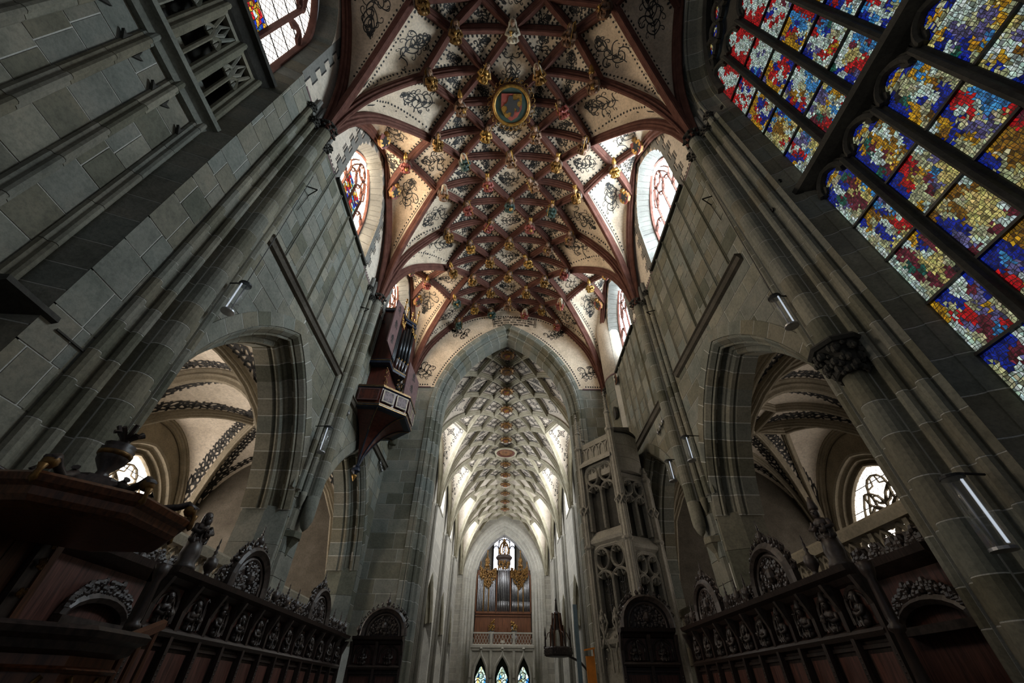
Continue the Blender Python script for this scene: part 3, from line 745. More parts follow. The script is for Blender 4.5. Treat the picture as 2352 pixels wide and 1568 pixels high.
def tracery_window(name, to3, nrm, m, w, sill, spring, rise, n, tmat, glass, rows=.8, lat=None, bar=1.0, stained_rows=None, thick=1.0, parent=None, quat=True):
    # a traceried window: glass panes, iron-framed leads, mullions, light heads and flowing tracery above
    root = parent or struct(empty(name, to3(m, sill))); N = V(nrm); pw = 2*w/n
    poly = [(m-w, sill)]+arch_pts(w, rise, 12, m, spring)+[(m+w, sill)]
    hz = spring+rise*.24; mi = 0
    Ra = (w*w+rise*rise)/(2*w)
    def head(i):
        a = max(abs(-w+i*pw), abs(-w+(i+1)*pw)); zz = math.sqrt(max(0, Ra*Ra-(a-.02+Ra-w)**2)); return min(hz, max(spring-.55, spring+zz-pw*.75))
    for i in range(n):
        a0, a1 = m-w+i*pw, m-w+(i+1)*pw; z = sill; r = 0
        while z < spring+rise:
            h = rows if z+rows < hz or z >= hz else hz-z+.001
            q = clip_rect(poly, a0, a1, z, z+h)
            if q and len(q) > 2:
                key = (i, r)
                if stained_rows and key in stained_rows and z+h < hz+.1:
                    f = (lambda u, v, a0=a0, z=z, h=h: V(to3(a0+u*pw, z+v*h)))
                    mosaic(root, f, stained_rows[key], 3*i+r, 'bright_stained_glass', 1, .06, 'glass_pane')
                else: MB().poly([to3(*p) for p in q]).build('glass_pane', glass, root)
                if z > sill+.01: MB().sweep([V(to3(max(a0, min(p[0] for p in q)), z))+N*.01, V(to3(min(a1, max(p[0] for p in q)), z))+N*.01], [(-.012, 0), (-.012, .02), (.012, .02), (.012, 0)], nrm).build('saddle_bar', 'iron', root)
            z += h; r += 1
    if lat: lattice(root, poly, to3, lat, nrm=nrm, off=.012)
    S = [(a*bar*thick, d*bar) for a, d in BAR]
    def bar_(pts, nm='tracery_bar', s=1.0): MB().sweep([to3(*p) for p in pts], [(a*s, d*s) for a, d in S], nrm).build(nm, tmat, root)
    bar_(poly, 'window_frame', 1.5)
    for i in range(1, n): 
        zt = hz if True else 0
        bar_([(m-w+i*pw, sill), (m-w+i*pw, max(head(i-1), head(i))+.1)], 'mullion', 1.15)
    for i in range(n):
        c = m-w+(i+.5)*pw; bar_(arch_pts(pw/2*.96, pw*.62, 6, c, head(i)), 'light_head'); hz_, hz = hz, head(i)
        for e in (-1, 1):     # cusps
            bar_([(c+e*pw*.42, hz+pw*.12), (c+e*pw*.2, hz+pw*.2), (c+e*pw*.1, hz+pw*.5)], 'cusp', .6)
        hz = hz_
    if n >= 4:
        zc = spring+rise*.66; R = w*.24
        bar_([(m+R*math.cos(a*PI/6+PI/2), zc+R*math.sin(a*PI/6+PI/2)) for a in range(13)], 'tracery_circle', .9)
        for q in range(4): bar_([(m+R*.9*math.cos(q*PI/2+PI/4-.5), zc+R*.9*math.sin(q*PI/2+PI/4-.5)), (m+R*.5*math.cos(q*PI/2+PI/4), zc+R*.5*math.sin(q*PI/2+PI/4)), (m+R*.9*math.cos(q*PI/2+PI/4+.5), zc+R*.9*math.sin(q*PI/2+PI/4+.5))], 'cusp', .6)
        for e in (-1, 1):
            bar_([(m, hz+.1), (m+e*w*.2, hz+rise*.2), (m+e*R*.9, zc-R*.5)], 'tracery_bar', .85)
            bar_([(m+e*pw, hz+.15), (m+e*w*.42, hz+rise*.22), (m+e*R*.95, zc+.1)], 'tracery_bar', .85)
            bar_([(m+e*w*.52, hz+.1), (m+e*w*.62, hz+rise*.12), (m+e*w*.5, hz+rise*.3), (m+e*w*.36, hz+rise*.44)], 'tracery_bar', .8)
    elif n == 3:
        zc = spring+rise*.55; R = w*.34
        bar_([(m+R*math.cos(a*PI/6+PI/2), zc+R*math.sin(a*PI/6+PI/2)) for a in range(13)], 'tracery_circle')
        for e in (-1, 1): bar_([(m+e*pw*.5, hz+.1), (m+e*pw*.55, hz+rise*.25), (m+e*R*.8, zc-R*.4)])
    else:
        zc = spring+rise*.5; R = w*.36
        bar_([(m+R*math.cos(a*PI/6+PI/2), zc+R*math.sin(a*PI/6+PI/2)) for a in range(13)], 'tracery_circle')
    return root
RED = ['yryrw', 'rwyrb', 'ryrby', 'wyrwb', 'ryyrb']; HER = ['wBwbw', 'wrbbw', 'yrwBg', 'wrryw', 'wryrw']
for sg, side in ((-1, 'left'), (1, 'right')):
    for k, b in ((2, BAY), (3, BAY+L)):
        m = b+L/2; xg = sg*(XW+.62)
        to3 = lambda a, z, xg=xg: (xg, a, z); st = None
        if sg < 0: st = {(i, r): RED if (i+r) % 2 else HER for i in (1, 2) for r in (1, 2, 3)} if k == 2 else {(1, 1): HER, (1, 2): HER, (2, 1): RED}
        else: st = {(1, 1): ['bByBb', 'yBwyb', 'bywyb', 'ywbby', 'boyob']}
        if sg > 0: st = {(2, 0): st[1, 1]}
        tracery_window('window_%d' % (k if sg < 0 else k+2), to3, (-sg, 0, 0), m, 1.46, 15.0, 16.75, 2.62, 4, 'rib_paint', ('clear_glass_' if k == 2 else 'far_glass_')+('warm' if sg < 0 else 'cool'), .62, .28, stained_rows=st, bar=.8)
        # backing of the splay
        wl = walls[sg, k]; wa = [(m-1.76, 14.4)]+arch_pts(1.76, 2.8, 12, m, 16.75)+[(m+1.76, 14.4)]; wi = [(m-1.46, 14.9)]+arch_pts(1.46, 2.54, 12, m, 16.75)+[(m+1.46, 14.9)]
        mb = MB()
        for i in range(len(wa)-1): mb.add([(sg*(XW+.02), *wa[i]), (sg*(XW+.02), *wa[i+1]), (sg*(XW+.72), *wi[i+1]), (sg*(XW+.72), *wi[i])], [(0, 1, 2, 3)])
        mb.build('splay_bed', 'mortar', wl)
        MB().bx(sg*(XW+.74), sg*(XW+1.2), b, m-1.3, ZS, 21).bx(sg*(XW+.74), sg*(XW+1.2), m+1.3, b+L, ZS, 21).bx(sg*(XW+.74), sg*(XW+1.2), m-1.3, m+1.3, 19.3, 21).build('wall_core', 'mortar', wl)
# ================================================================ first bay, right: the great stained window
GX = 6.3
M1 = BAY-L/2-.1
wr = struct(empty('wall_right_1', (XW, 1, 0))); walls[1, 1] = wr
JW, JSP, JR = 4.45-M1, 15.2, 4.2
ja = arch_pts(JW, JR, 16, M1, JSP); hj = len(ja)//2
poly = [(M1, 21)]+ja[hj:]+[(4.45, 1.0), (BAY, 1.0), (BAY, 21)]
MB().prism([(XW, *p) for p in poly], (.25, 0, 0)).build('wall_core', 'mortar', wr)
ashlar(wr, poly, lambda a, z: (XW, a, z), (-1, 0, 0), 1.0, 17.5, seed=8, course=.55, lo=.6, hi=1.1)
jp = [(XW, M1, JSP+JR)]+[(XW, a, z) for a, z in ja[hj+1:]]+[(XW, 4.45, 10), (XW, 4.45, 1.0)]
PROF_J = [(0, .05), (.03, .075), (.07, .07), (.09, .03), (.07, -.01), (.11, -.05), (.14, -.14), (.2, -.28), (.26, -.36), (.28, -.36), (.3, -.4), (.36, -.52), (.37, -.62), (0, -.62)]
voussoirs(wr, jp[::-1], PROF_J, (-1, 0, 0), .6, mat='sandstone_moulding')
wb = struct(empty('window_1', (GX, M1, 4)))
LT = [(4.07-.84*i, 4.07-.84*i-.66) for i in range(6)]
UPZ = [9.93, 11.0, 12.17, 13.33, 14.45, 15.6]; LOZ = [9.1, 8.08, 7.1, 6.07, 5.09, 4.1, 3.1]
def G(s): return s.split()
PAN = {
 (0, 'l0'): G('bbwbgb bgwbmb wgmYmy wpmmYB wWmmYy wWWmYB'), (0, 'l1'): G('wbyoBp wyWobw WwbwoB WWbwrw wWbWrr wWYwYr'), (0, 'l2'): G('wmmwyb wWmWbm wgmYwm wmgYYY wWmYYW wWmYmk'),
 (0, 'l3'): G('ybbwwb yWbwmp wrrWpb wprpyW wWmmpW wWmBrW'), (0, 'l4'): G('bbbbwb WbmmwW WwwpwW wWrybB wWwrBB wWwrBb'), (0, 'l5'): G('bbbbwb WbmmwW WwwpwW wWrybB wWwrBB wWwrBb'),
 (1, 'l0'): G('bygywo bgmyww bwwywo bwmyow gmYywb bmyWob'), (1, 'l1'): G('bbrrWw brymWW brYyWp WWWmBY yWmpYY wWYYYY'), (1, 'l2'): G('oYWoow bWoWYo bboYYY pbYYYY pWWYYw mwWmwm'),
 (1, 'l3'): G('bbbyoo bBboyy rpbbyw rwppww WywBmw yrmmbw'), (1, 'l4'): G('bbbbwb WbmmwW WwwpwW wWrybB wWwrBB wWwrBb'),
 (2, 'l0'): G('bkWWyB bgWWBy bywwyw yybwoW yWWwbW WobbbW'), (2, 'l1'): G('wybrrW oybwrB bbWrwB WypWBB WyppWB WWWpYr'), (2, 'l2'): G('byoorm bWoooo Wooooo WYooYW YooYww wWwwYW'), (2, 'l3'): G('bmYrbw rpbbyw rwppww WywBmw yrmmbw bbYWrw'),
 (3, 'l0'): G('Yywwww bbpwwW wppWww gbpWpY bypppy WyBYyW'), (3, 'l1'): G('YwwWYw bywpww Wwopbp wwWwbW bywbbr yyrrrw'), (3, 'l2'): G('byoorm bWoooo Wooooo WYooYW YooYww wWwwYW'),
 (0, 'u4'): G('rrwrrr rwwwrr rwwwwr rrwwwr rrwwwr rrrwww'), (0, 'u3'): G('rrwrbr wrwbwr rwrwwr rwrwbr wrwrww wwwbww'), (0, 'u2'): G('pyyyyw yyrbby yrwbbW yrbwrw ybbwWW wyybbw'), (0, 'u1'): G('WbWBoB WoooWb YYooyB YYoYWB WrYwoY wwrwwY'), (0, 'u0'): G('bwrpwY brwppB ybrwpB wbrBWY wWwWYY wwwwwW'),
 (1, 'u4'): G('rrwrrr rwwwrr rwwwwr rrwwwr rrwwwr rrrwww'), (1, 'u3'): G('rrwwrr wwwwww bwwpww Bwwwpw bbwwww mwwwww'), (1, 'u2'): G('pyyyww yrrbww ywrbrb yrwwrr ybwrrb wybwbb'), (1, 'u1'): G('Wpbwwr bowwww rywWwB bwoWBB rrwBBw bwWYBB'), (1, 'u0'): G('wpwppY mwWppB mgYywy rmWBWy mrwBww rwBBWr'),
 (2, 'u4'): G('rwwrrr rrwwwr rwwwww rrrwww rrrrww rrwwww'), (2, 'u3'): G('wrbwrr wwrbww wrwwww wwrwwm wwwrww wwwwwp'), (2, 'u2'): G('pyyyBr yrbBBr yorbBr yowBBr ybwBwr wyywWb'), (2, 'u1'): G('bpwrBm bwwwBB Wpwwbg wrwwWw wryrWw WwrywW'), (2, 'u0'): G('gwwwww bwYYmB wrYYwB bmrWBm bprrwB wwbrwy'),
 (3, 'u1'): G('brwBYw rrBwwY bbwwwp wrBwpY Bwwrbw wwWmBw'), (3, 'u0'): G('bBrwmw bwrmmm BwwmmB wwbmBB bwWBBB wbBBBw')}
for i, (ya, yb) in enumerate(LT):
    for r in range(6):
        g = PAN.get((i, 'l%d' % r)) or PAN[(i % 3, 'l%d' % (r % 4))]
        z1, z0 = LOZ[r], LOZ[r]-1.0
        if r < 5 or i == 0: mosaic(wb, lambda u, v, ya=ya, yb=yb, z0=z0, z1=z1: V((GX, ya+(yb-ya)*u, z0+.02+(z1-z0-.04)*v)), g, 50+i*10+r, name='stained_panel')
    for r in range(5):
        g = PAN.get((i, 'u%d' % r)) or PAN[(i % 3, 'u%d' % r)]
        z0, z1 = UPZ[r], UPZ[r+1]
        mosaic(wb, lambda u, v, ya=ya, yb=yb, z0=z0, z1=z1: V((GX, ya+(yb-ya)*u, z0+.02+(z1-z0-.04)*v)), g, 150+i*10+r, name='stained_panel')
    for zs in (LOZ[1:], UPZ[1:5]):
        for z in zs: MB().bx(GX-.05, GX+.02, ya, yb, z-.022, z+.022).build('saddle_bar', 'iron', wb)
    c = (ya+yb)/2; hw_ = .33
    # trefoil heads of the lower lights and heads of the upper lights
    for z0, h_ in ((9.1, .42), (15.6, .55)):
        a = arch_pts(hw_, h_, 6, c, z0)
        mosaic(wb, lambda u, v, c=c, z0=z0, h_=h_: V((GX+.01, c+hw_*(1-2*u)*(1-.75*max(0, v-.25)), z0+h_*v*.92)), G('bbb WyW bWb') if z0 < 10 else G('rwr www rwr'), i, name='stained_panel')
        MB().sweep([(GX, *p) for p in a[::-1]], [(-.1, .04), (-.1, -.06), (-.04, .1), (.02, .14), (.06, .1), (.06, -.06)], (-1, 0, 0)).build('light_head', 'dark_stone', wb)
        for e in (-1, 1): MB().sweep([(GX-.02, c+e*.33, z0+.02), (GX-.02, c+e*.24, z0+.06), (GX-.02, c+e*.2, z0+.14), (GX-.02, c+e*.24, z0+.2), (GX-.02, c+e*.17, z0+.3)], [(-.03, -.03), (-.03, .03), (.03, .03), (.03, -.03)], (-1, 0, 0)).build('cusp', 'dark_stone', wb)
    MU = [(-.09, -.1), (-.09, .04), (-.05, .06), (-.045, .16), (0, .2), (.045, .16), (.05, .06), (.09, .04), (.09, -.1)]
    for z0, z1 in ((1, 9.15), (9.8, 15.7)):
        MB().sweep([(GX, yb-.09, z0), (GX, yb-.09, z1)], MU, (-1, 0, 0)).build('mullion', 'dark_stone', wb)
# transom with its mouldings and spandrels
MB().prism([(GX+.1, LT[-1][1], 9.45), (GX-.12, LT[-1][1], 9.5), (GX-.3, LT[-1][1], 9.58), (GX-.32, LT[-1][1], 9.7), (GX-.2, LT[-1][1], 9.8), (GX-.06, LT[-1][1], 9.93), (GX+.1, LT[-1][1], 9.93)], (0, 4.35-LT[-1][1], 0)).build('transom', 'dark_stone', wb)
for i in range(6):
    for e in (0, 1):
        y = LT[i][e]; d = -1 if e == 0 else 1; mb = MB()
        mb.prism([(GX+.03, y-d*.1, 9.1), (GX+.03, y-d*.1, 9.5), (GX+.03, y+d*.33, 9.5), (GX+.03, y+d*.17, 9.4), (GX+.03, y+d*.05, 9.25)], (.06, 0, 0)); mb.build('spandrel', 'dark_stone', wb)
# tracery fields above the upper lights
for i in range(3):
    c = LT[0][0]-.2-.84*i
    for q, (dy, z, g) in enumerate(((.05, 16.25, 'bWb ybw bwb'), (-.4, 16.6, 'rYr bwb Bwb'))):
        zz = z+.45*i
        mosaic(wb, lambda u, v, c=c, dy=dy, zz=zz: V((GX, c+dy-.36*(u-.5)*(1.4-abs(v-.5)*1.6)-.12*v, zz+.7*v)), G(g), 300+i*3+q, name='stained_panel')
        MB().sweep([(GX-.02, c+dy+.2*math.sin(t*PI/5)*1.2-.12*(.5-.5*math.cos(t*PI/5)), zz+.7*(.5-.5*math.cos(t*PI/5))) for t in range(11)], [(-.05, -.05), (-.05, .05), (0, .11), (.05, .05), (.05, -.05)], (-1, 0, 0)).build('tracery_bar', 'dark_stone', wb)
MB().sweep([(GX-.03, a, z) for a, z in arch_pts(2.46, 3.9, 16, M1, 15.2)[::-1]], [(-.12, -.05), (-.12, .1), (0, .16), (.08, .08), (.08, -.05)], (-1, 0, 0)).build('window_frame', 'dark_stone', wb)
MB().prism([(GX+.12, a, z) for a, z in [(M1-2.5, 15.7)]+arch_pts(2.5, 3.9, 14, M1, 15.7)], (.05, 0, 0)).build('tracery_field', 'dark_stone', wb)
# ================================================================ first bay, left: panelled recess, gallery and window
wf = struct(empty('wall_left_1', (-XW, 1, 0))); walls[-1, 1] = wf
QX, ML = -6.3, BAY-L/2; QW = 3.66-ML; Q1, Q0 = 3.45, -1.5
qa = arch_pts(QW, 3.0, 14, ML, 16.6); hq = len(qa)//2
poly = [(ML, 21)]+qa[hq:]+[(3.66, 0), (BAY, 0), (BAY, 21)]
MB().prism([(-XW, *p) for p in poly], (-.12, 0, 0)).build('wall_core', 'mortar', wf)
lowp = clip_rect(poly, -9, 9, 0, ZS)
ashlar(wf, lowp, lambda a, z: (-XW, a, z), (1, 0, 0), 1, ZS, seed=5, course=.62, lo=.35, hi=.9)
MB().prism([(-XW+.005, *p) for p in clip_rect(poly, -9, 9, ZS, 21)], (-.01, 0, 0)).build('wall_plaster', 'plaster_white', wf)
z = ZS+.02
for q in range(9):
    wd = .34 if q % 2 else .14; MB().bx(-XW+.006, -XW+.014, 3.6, 3.66+wd, z, z+.42).build('painted_quoin', 'quoin_grey', wf); MB().bx(-XW+.006, -XW+.012, 3.66+wd, 3.71+wd, z-.03, z+.45).build('quoin_line', 'black_paint', wf); z += .42
MB().bx(-XW, -XW+.02, 3.95, BAY-.7, ZS-.05, ZS+.03).build('purple_line', 'purple_line', wf)
rg = random.Random(9); z = 0
MB().add([(-XW-.006, 3.664, 0), (-XW-.006, 3.664, 17), (QX-.006, Q1+.004, 17), (QX-.006, Q1+.004, 0)], [(0, 1, 2, 3)]).build('reveal_bed', 'mortar', wf)
while z < 16.6:
    h = rg.uniform(.4, .75); MB().add([(-XW, 3.66, z+.01), (-XW, 3.66, z+h-.01), (QX, Q1, z+h-.01), (QX, Q1, z+.01), (-XW, 3.7, z+.01), (-XW, 3.7, z+h-.01)], [(0, 1, 2, 3), (0, 1, 5, 4)]).build('jamb_stone', 'sandstone', wf); z += h
for i in range(len(qa)//2, len(qa)-1):
    a, b = qa[i], qa[i+1]; f = (QW-.22)/QW
    MB().add([(-XW, *a), (-XW, *b), (QX, ML+(b[0]-ML)*f, b[1]-.1), (QX, ML+(a[0]-ML)*f, a[1]-.1)], [(0, 1, 2, 3)]).build('jamb_stone', 'sandstone', wf)
rp = [(Q0, 0), (Q1, 0), (Q1, 10.3), (Q0, 10.3)]
MB().prism([(QX, *p) for p in rp], (-.2, 0, 0)).build('panel_core', 'mortar', wf)
ashlar(wf, [(Q0+2, 0), (Q1, 0), (Q1, 10.3), (Q0+2, 10.3)], lambda a, z: (QX, a, z), (1, 0, 0), 2, 10.3, seed=15, course=.62, lo=.8, hi=1.5, gap=.011)
RBP = [(-.13, 0), (-.11, .05), (-.06, .07), (-.05, .12), (-.02, .15), (.02, .15), (.05, .12), (.06, .07), (.11, .05), (.13, 0)]
RY = [3.4, 2.66, 1.93, 1.2, .47]
for j, y in enumerate(RY):
    z = .5
    while z < 10.3:
        h = min(.95, 10.3-z); MB().prism([(QX+.03+d, y+a, z+.006) for a, d in RBP], (0, 0, h-.012)).build('panel_rib', 'sandstone_moulding', wf); z += h
    MB().prism([(QX+.03+d*1.1, y+a*1.2, 10.3) for a, d in RBP], (0, 0, 2.75)).build('gallery_shaft', 'sandstone_moulding', wf)
    if j < 4:     # cusps at the heads of the panels
        for e in (-1, 1):
            yy = y if e < 0 else RY[j+1]
            MB().prism([(QX+.03, yy+e*.12, 9.5), (QX+.03, yy+e*.23, 9.66), (QX+.03, yy+e*.15, 9.64), (QX+.03, yy+e*.12, 9.76)], (.05, 0, 0)).build('cusp', 'dark_stone', wf)
for z0, pr, nm in ((10.3, [(0, -.22), (.1, -.2), (.14, -.08), (.22, -.02), (.3, 0), (.32, .1), (.22, .16), (.1, .3), (0, .34)], 'gallery_cornice'), (13.0, [(0, -.25), (.16, -.15), (.3, -.02), (.42, 0), (.44, .1), (.3, .16), (0, .3)], 'window_sill')):
    MB().prism([(QX+a, Q0, z0+d) for a, d in pr], (0, Q1+.1-Q0, 0)).build(nm, 'dark_stone' if z0 > 12 else 'sandstone_moulding', wf)
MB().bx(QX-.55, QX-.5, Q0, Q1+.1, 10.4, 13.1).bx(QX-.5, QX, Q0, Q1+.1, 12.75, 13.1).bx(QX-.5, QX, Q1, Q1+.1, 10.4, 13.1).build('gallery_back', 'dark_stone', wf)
TB = [(-.035, -.05), (-.035, .03), (0, .06), (.035, .03), (.035, -.05)]
for a, b in zip(RY, RY[1:]):
    c = (a+b)/2; w_ = (a-b)/2-.13; x = QX+.02
    MB().sweep([(x, c, 10.6), (x, c, 12.1)], TB, (1, 0, 0)).build('gallery_mullion', 'sandstone_moulding', wf)
    for e in (-1, 1):
        cc = c+e*w_/2; ap = [(x, p, q) for p, q in arch_pts(w_/2, .3, 5, cc, 11.85)]
        MB().sweep(ap, TB, (1, 0, 0)).build('gallery_head', 'sandstone_moulding', wf)
        for f in (-1, 1): MB().sweep([(x, cc+f*w_*.45, 11.9), (x, cc+f*w_*.2, 11.88), (x, cc+f*w_*.12, 12.05)], [(p*.6, q*.6) for p, q in TB], (1, 0, 0)).build('cusp', 'sandstone_moulding', wf)
        MB().sweep([(x, cc, 12.14), (x, cc+e*w_*.2, 12.4), (x, cc+e*w_*.45, 12.72)], TB, (1, 0, 0)).build('gallery_tracery', 'sandstone_moulding', wf)
    MB().sweep([(x, c, 12.0), (x, c-w_*.33, 12.35), (x, c, 12.7), (x, c+w_*.33, 12.35), (x, c, 12.0)], TB, (1, 0, 0)).build('gallery_tracery', 'sandstone_moulding', wf)
    MB().bx(x-.06, x+.07, b+.1, a-.1, 12.68, 12.8).build('gallery_lintel', 'sandstone_moulding', wf)
    # pale coping seen inside the openings
    MB().bx(QX-.45, QX-.4, b+.2, c-.02 if False else c+.2, 11.0, 11.6).build('gallery_panel', 'sandstone', wf)
LST = {(4-1-0, 99): None}
tracery_window('window_6', lambda a, z: (QX-.1, a, z), (1, 0, 0), ML, 1.82, 13.2, 16.2, 2.9, 5, 'rib_paint', 'pale_glass', .75, .2, stained_rows={(3, 1): ['byrby', 'ryyrb', 'yrwyB', 'ryrby', 'brrbw']}, bar=1.2)
# sloping corner ledge low in the bay
MB().prism([(-XW-.3, 3.1, 5.24), (-XW+.06, 3.1, 5.22), (-XW+.08, 3.1, 5.14), (-XW-.3, 3.1, 5.02)], (0, .72, 0)).build('ledge', 'dark_stone', wf)
MB().bx(-XW+.02, -XW+.036, 3.9, 4.9, 5.09, 5.115).build('ledge_line', 'dark_stone', wf)
# ================================================================ nave
NY0, NL, NX = 16.2, 7.4, 5.35
nroot = struct(empty('ceiling_nave', (0, 23.6, 12)))
NV = Vault(nroot, NY0, NL, 5, [0, 1.0, 2.02, 3.05, 4.1, 5.0],
           [(0, 18.95), (1.0, 18.8), (2.02, 18.3), (3.05, 17.35), (3.9, 16.1), (4.55, 14.6), (4.9, 13.3), (5.0, 12.4)],
           (5.0, 12.4), dict(w=3.6, h=5.1, z=12.8, z4=17.75, x=5.25), RIB, 'nave_rib_stone', 'plaster_white', False, 1.0)
_c, _r = NV.cell, NV.rb
def cell_(quad, *a, **k):
    if min(q[0].y for q in quad) > 19.8: return _c(quad, *a, **k)
def rb_(A, B, *a, **k):
    if min(A[0].y, B[0].y) > 19.8: return _r(A, B, *a, **k)
NV.cell, NV.rb = cell_, rb_; NV.make()
def star(cell, seed):
    o, pl, bvh = cell; rg = random.Random(seed); P = [(p[0].x, p[0].y) for p in pl]; n = len(P)
    cx, cy = sum(p[0] for p in P)/n, sum(p[1] for p in P)/n; mb = MB(); rad = min(math.hypot(p[0]-cx, p[1]-cy) for p in P)
    for q in range(4):
        a = q*PI/2+PI/4
        for ln, w in (([(0, 0), (.1*rad, .12*rad), (0, .42*rad)], .05), ([(0, 0), (-.1*rad, .12*rad), (0, .42*rad)], .05), (spiral((0, .1*rad), 1.0, .1*rad, 4, 1, 6), .03), (spiral((0, .1*rad), PI-1.0, .1*rad, 4, -1, 6), .03)):
            lay(mb, bvh, ln, (cx, cy), a, w*.8)
    for p in P:        # leaf border near every corner and edge
        for t in (.55, .72):
            e = (cx+(p[0]-cx)*t, cy+(p[1]-cy)*t); a = math.atan2(p[1]-cy, p[0]-cx)-PI/2
            for s in (-1, 1): lay(mb, bvh, spiral((0, 0), PI/2-s*1.2, .1*rad, 4, s, 7), e, a, .045)
    for i in range(n):
        a, b = P[i-1], P[i]
        for t in range(1, 8):
            e = (a[0]+(b[0]-a[0])*t/8, a[1]+(b[1]-a[1])*t/8); e = (e[0]+(cx-e[0])*.3, e[1]+(cy-e[1])*.3)
            an = math.atan2(cy-e[1], cx-e[0])-PI/2
            for s in (-1, 1): lay(mb, bvh, spiral((0, 0), PI/2-s*.9, .06*rad, 4, s, 5), e, an, .035)
    if mb.f: q = mb.build('painted_scroll', 'black_paint', o); q['kind'] = 'stuff'
for i, c in enumerate(NV.cells):
    if sum(p[0].y for p in c[1])/len(c[1]) < 40: star(c, i)
for sg, side in ((-1, 'left'), (1, 'right')):
    wl = struct(empty('wall_nave_%s' % side, (sg*NX, 37, 0))); nrm = (-sg, 0, 0)
    for k in range(5):
        b = NY0+k*NL; m = b+NL/2; b0 = max(b, 19.9)
        ar = arch_pts(2.75, 4.9, 14, m, 3.85); h = len(ar)//2; wa = arch_pts(1.75, 2.6, 10, m, 14.9); hw = len(wa)//2
        core = MB()
        p1 = [(b, 0), (m-2.75, 0)]+ar[:h+1]+[(m, 13.4), (b, 13.4)]; p2 = [(m, 13.4)]+ar[h:]+[(m+2.75, 0), (b+NL, 0), (b+NL, 13.4)]
        p3 = [(b, 13.4), (m-1.75, 13.4)]+wa[:hw+1]+[(m, 19.2), (b, 19.2)]; p4 = [(m, 19.2)]+wa[hw:]+[(m+1.75, 13.4), (b+NL, 13.4), (b+NL, 19.2)]
        for i, p in enumerate((p1, p2, p3, p4)):
            q = clip_rect(p, b0, b+NL, 0, 20)
            if q: core.prism([(sg*NX, *t) for t in q], (sg*(1.0 if i < 2 else .7), 0, 0))
        core.build('wall_bay', 'nave_ashlar_side', wl)
        if k > 0:
            path = [p for p in ar if p[1] > 5.6]
            MB().sweep(arc3(path, NX, sg), [(a*.95, d*.8) for a, d in PROF_ARC], nrm).build('arcade_arch', 'nave_rib_stone', wl)
            for e in (-1, 1): MB().prism([(sg*NX, m+e*2.75, 0), (sg*(NX+.5), m+e*2.45, 0), (sg*(NX+1), m+e*2.45, 0), (sg*(NX+1), m+e*2.75, 0)], (0, 0, 5.6)).build('arcade_jamb', 'nave_stone', wl)
            tracery_window('nave_window', lambda a, z, sg=sg: (sg*(NX+.5), a, z), nrm, m, 1.7, 13.5, 14.9, 2.55, 4, 'nave_stone', 'nave_glass', 1.2, parent=wl, bar=.9)
            MB().bx(sg*(NX-.06), sg*(NX+.5), m-1.75, m+1.75, 13.3, 13.48).build('window_sill', 'nave_stone', wl)
        if k > 0:
            for a, dy, r in ((.22, 0, .16), (.1, -.28, .09), (.1, .28, .09), (.06, -.5, .07), (.06, .5, .07)):
                MB().lathe((sg*(NX-a), b+dy, 0), [(r, 0), (r, 12.3), (r*1.5, 12.35), (r*1.6, 12.5)], 9).build('nave_shaft', 'nave_stone', wl, True)
            MB().prism([(sg*NX, b-.6, 0), (sg*(NX-.12), b-.3, 0), (sg*(NX-.12), b+.3, 0), (sg*NX, b+.6, 0)], (0, 0, 12.4)).build('nave_pier', 'nave_stone', wl)
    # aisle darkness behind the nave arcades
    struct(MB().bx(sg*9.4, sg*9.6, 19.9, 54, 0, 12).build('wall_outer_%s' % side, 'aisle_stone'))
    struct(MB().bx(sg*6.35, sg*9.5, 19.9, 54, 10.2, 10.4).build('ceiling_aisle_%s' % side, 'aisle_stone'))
# ---------------------------------------------------------------- west end
EW = 53.2
we = struct(empty('wall_nave_west', (0, EW, 0)))
oa = arch_pts(4.7, 6.6, 20, 0, 12.1); ho = len(oa)//2
core = MB()
for p in ([(-5.4, 0), (-4.7, 0)]+oa[:ho+1]+[(0, 19.5), (-5.4, 19.5)], [(0, 19.5)]+oa[ho:]+[(4.7, 0), (5.4, 0), (5.4, 19.5)]): core.prism([(x, EW, z) for x, z in p], (0, 2.2, 0))
core.build('wall_core', 'nave_ashlar_end', we)
PW = [(0, .03), (.35, .03), (.4, -.06), (.55, -.12), (.6, -.1), (.75, -.3), (.85, -.32), (.9, -.28), (1.1, -.6), (1.2, -.62), (1.25, -.56), (1.42, -.85), (1.5, -.85), (1.5, -2.2), (0, -2.2)]
voussoirs(we, [(-4.7, EW, 0), (-4.7, EW, 6)]+[(a, EW, z) for a, z in oa]+[(4.7, EW, 6), (4.7, EW, 0)], PW, (0, -1, 0), 1.0, mat='nave_stone')
MB().bx(-3.5, -1.45, EW+5.2, EW+5.4, 5, 19).bx(1.45, 3.5, EW+5.2, EW+5.4, 5, 19).bx(-1.45, 1.45, EW+5.2, EW+5.4, 5, 13.6).build('tower_hall_wall', 'nave_stone', we)
for e in (-1, 1): MB().bx(e*3.4, e*3.6, EW+2, EW+5.4, 0, 19).build('tower_hall_side', 'nave_stone', we)
tracery_window('window_west', lambda a, z: (a, EW+5.1, z), (0, -1, 0), 0, 1.42, 13.6, 16.6, 2.4, 4, 'dark_stone', 'west_glass', 1.0, bar=1.0)
MB().bx(-3.3, 3.3, EW+.5, EW+5.3, 5.55, 5.8).build('gallery_floor', 'nave_stone', we)
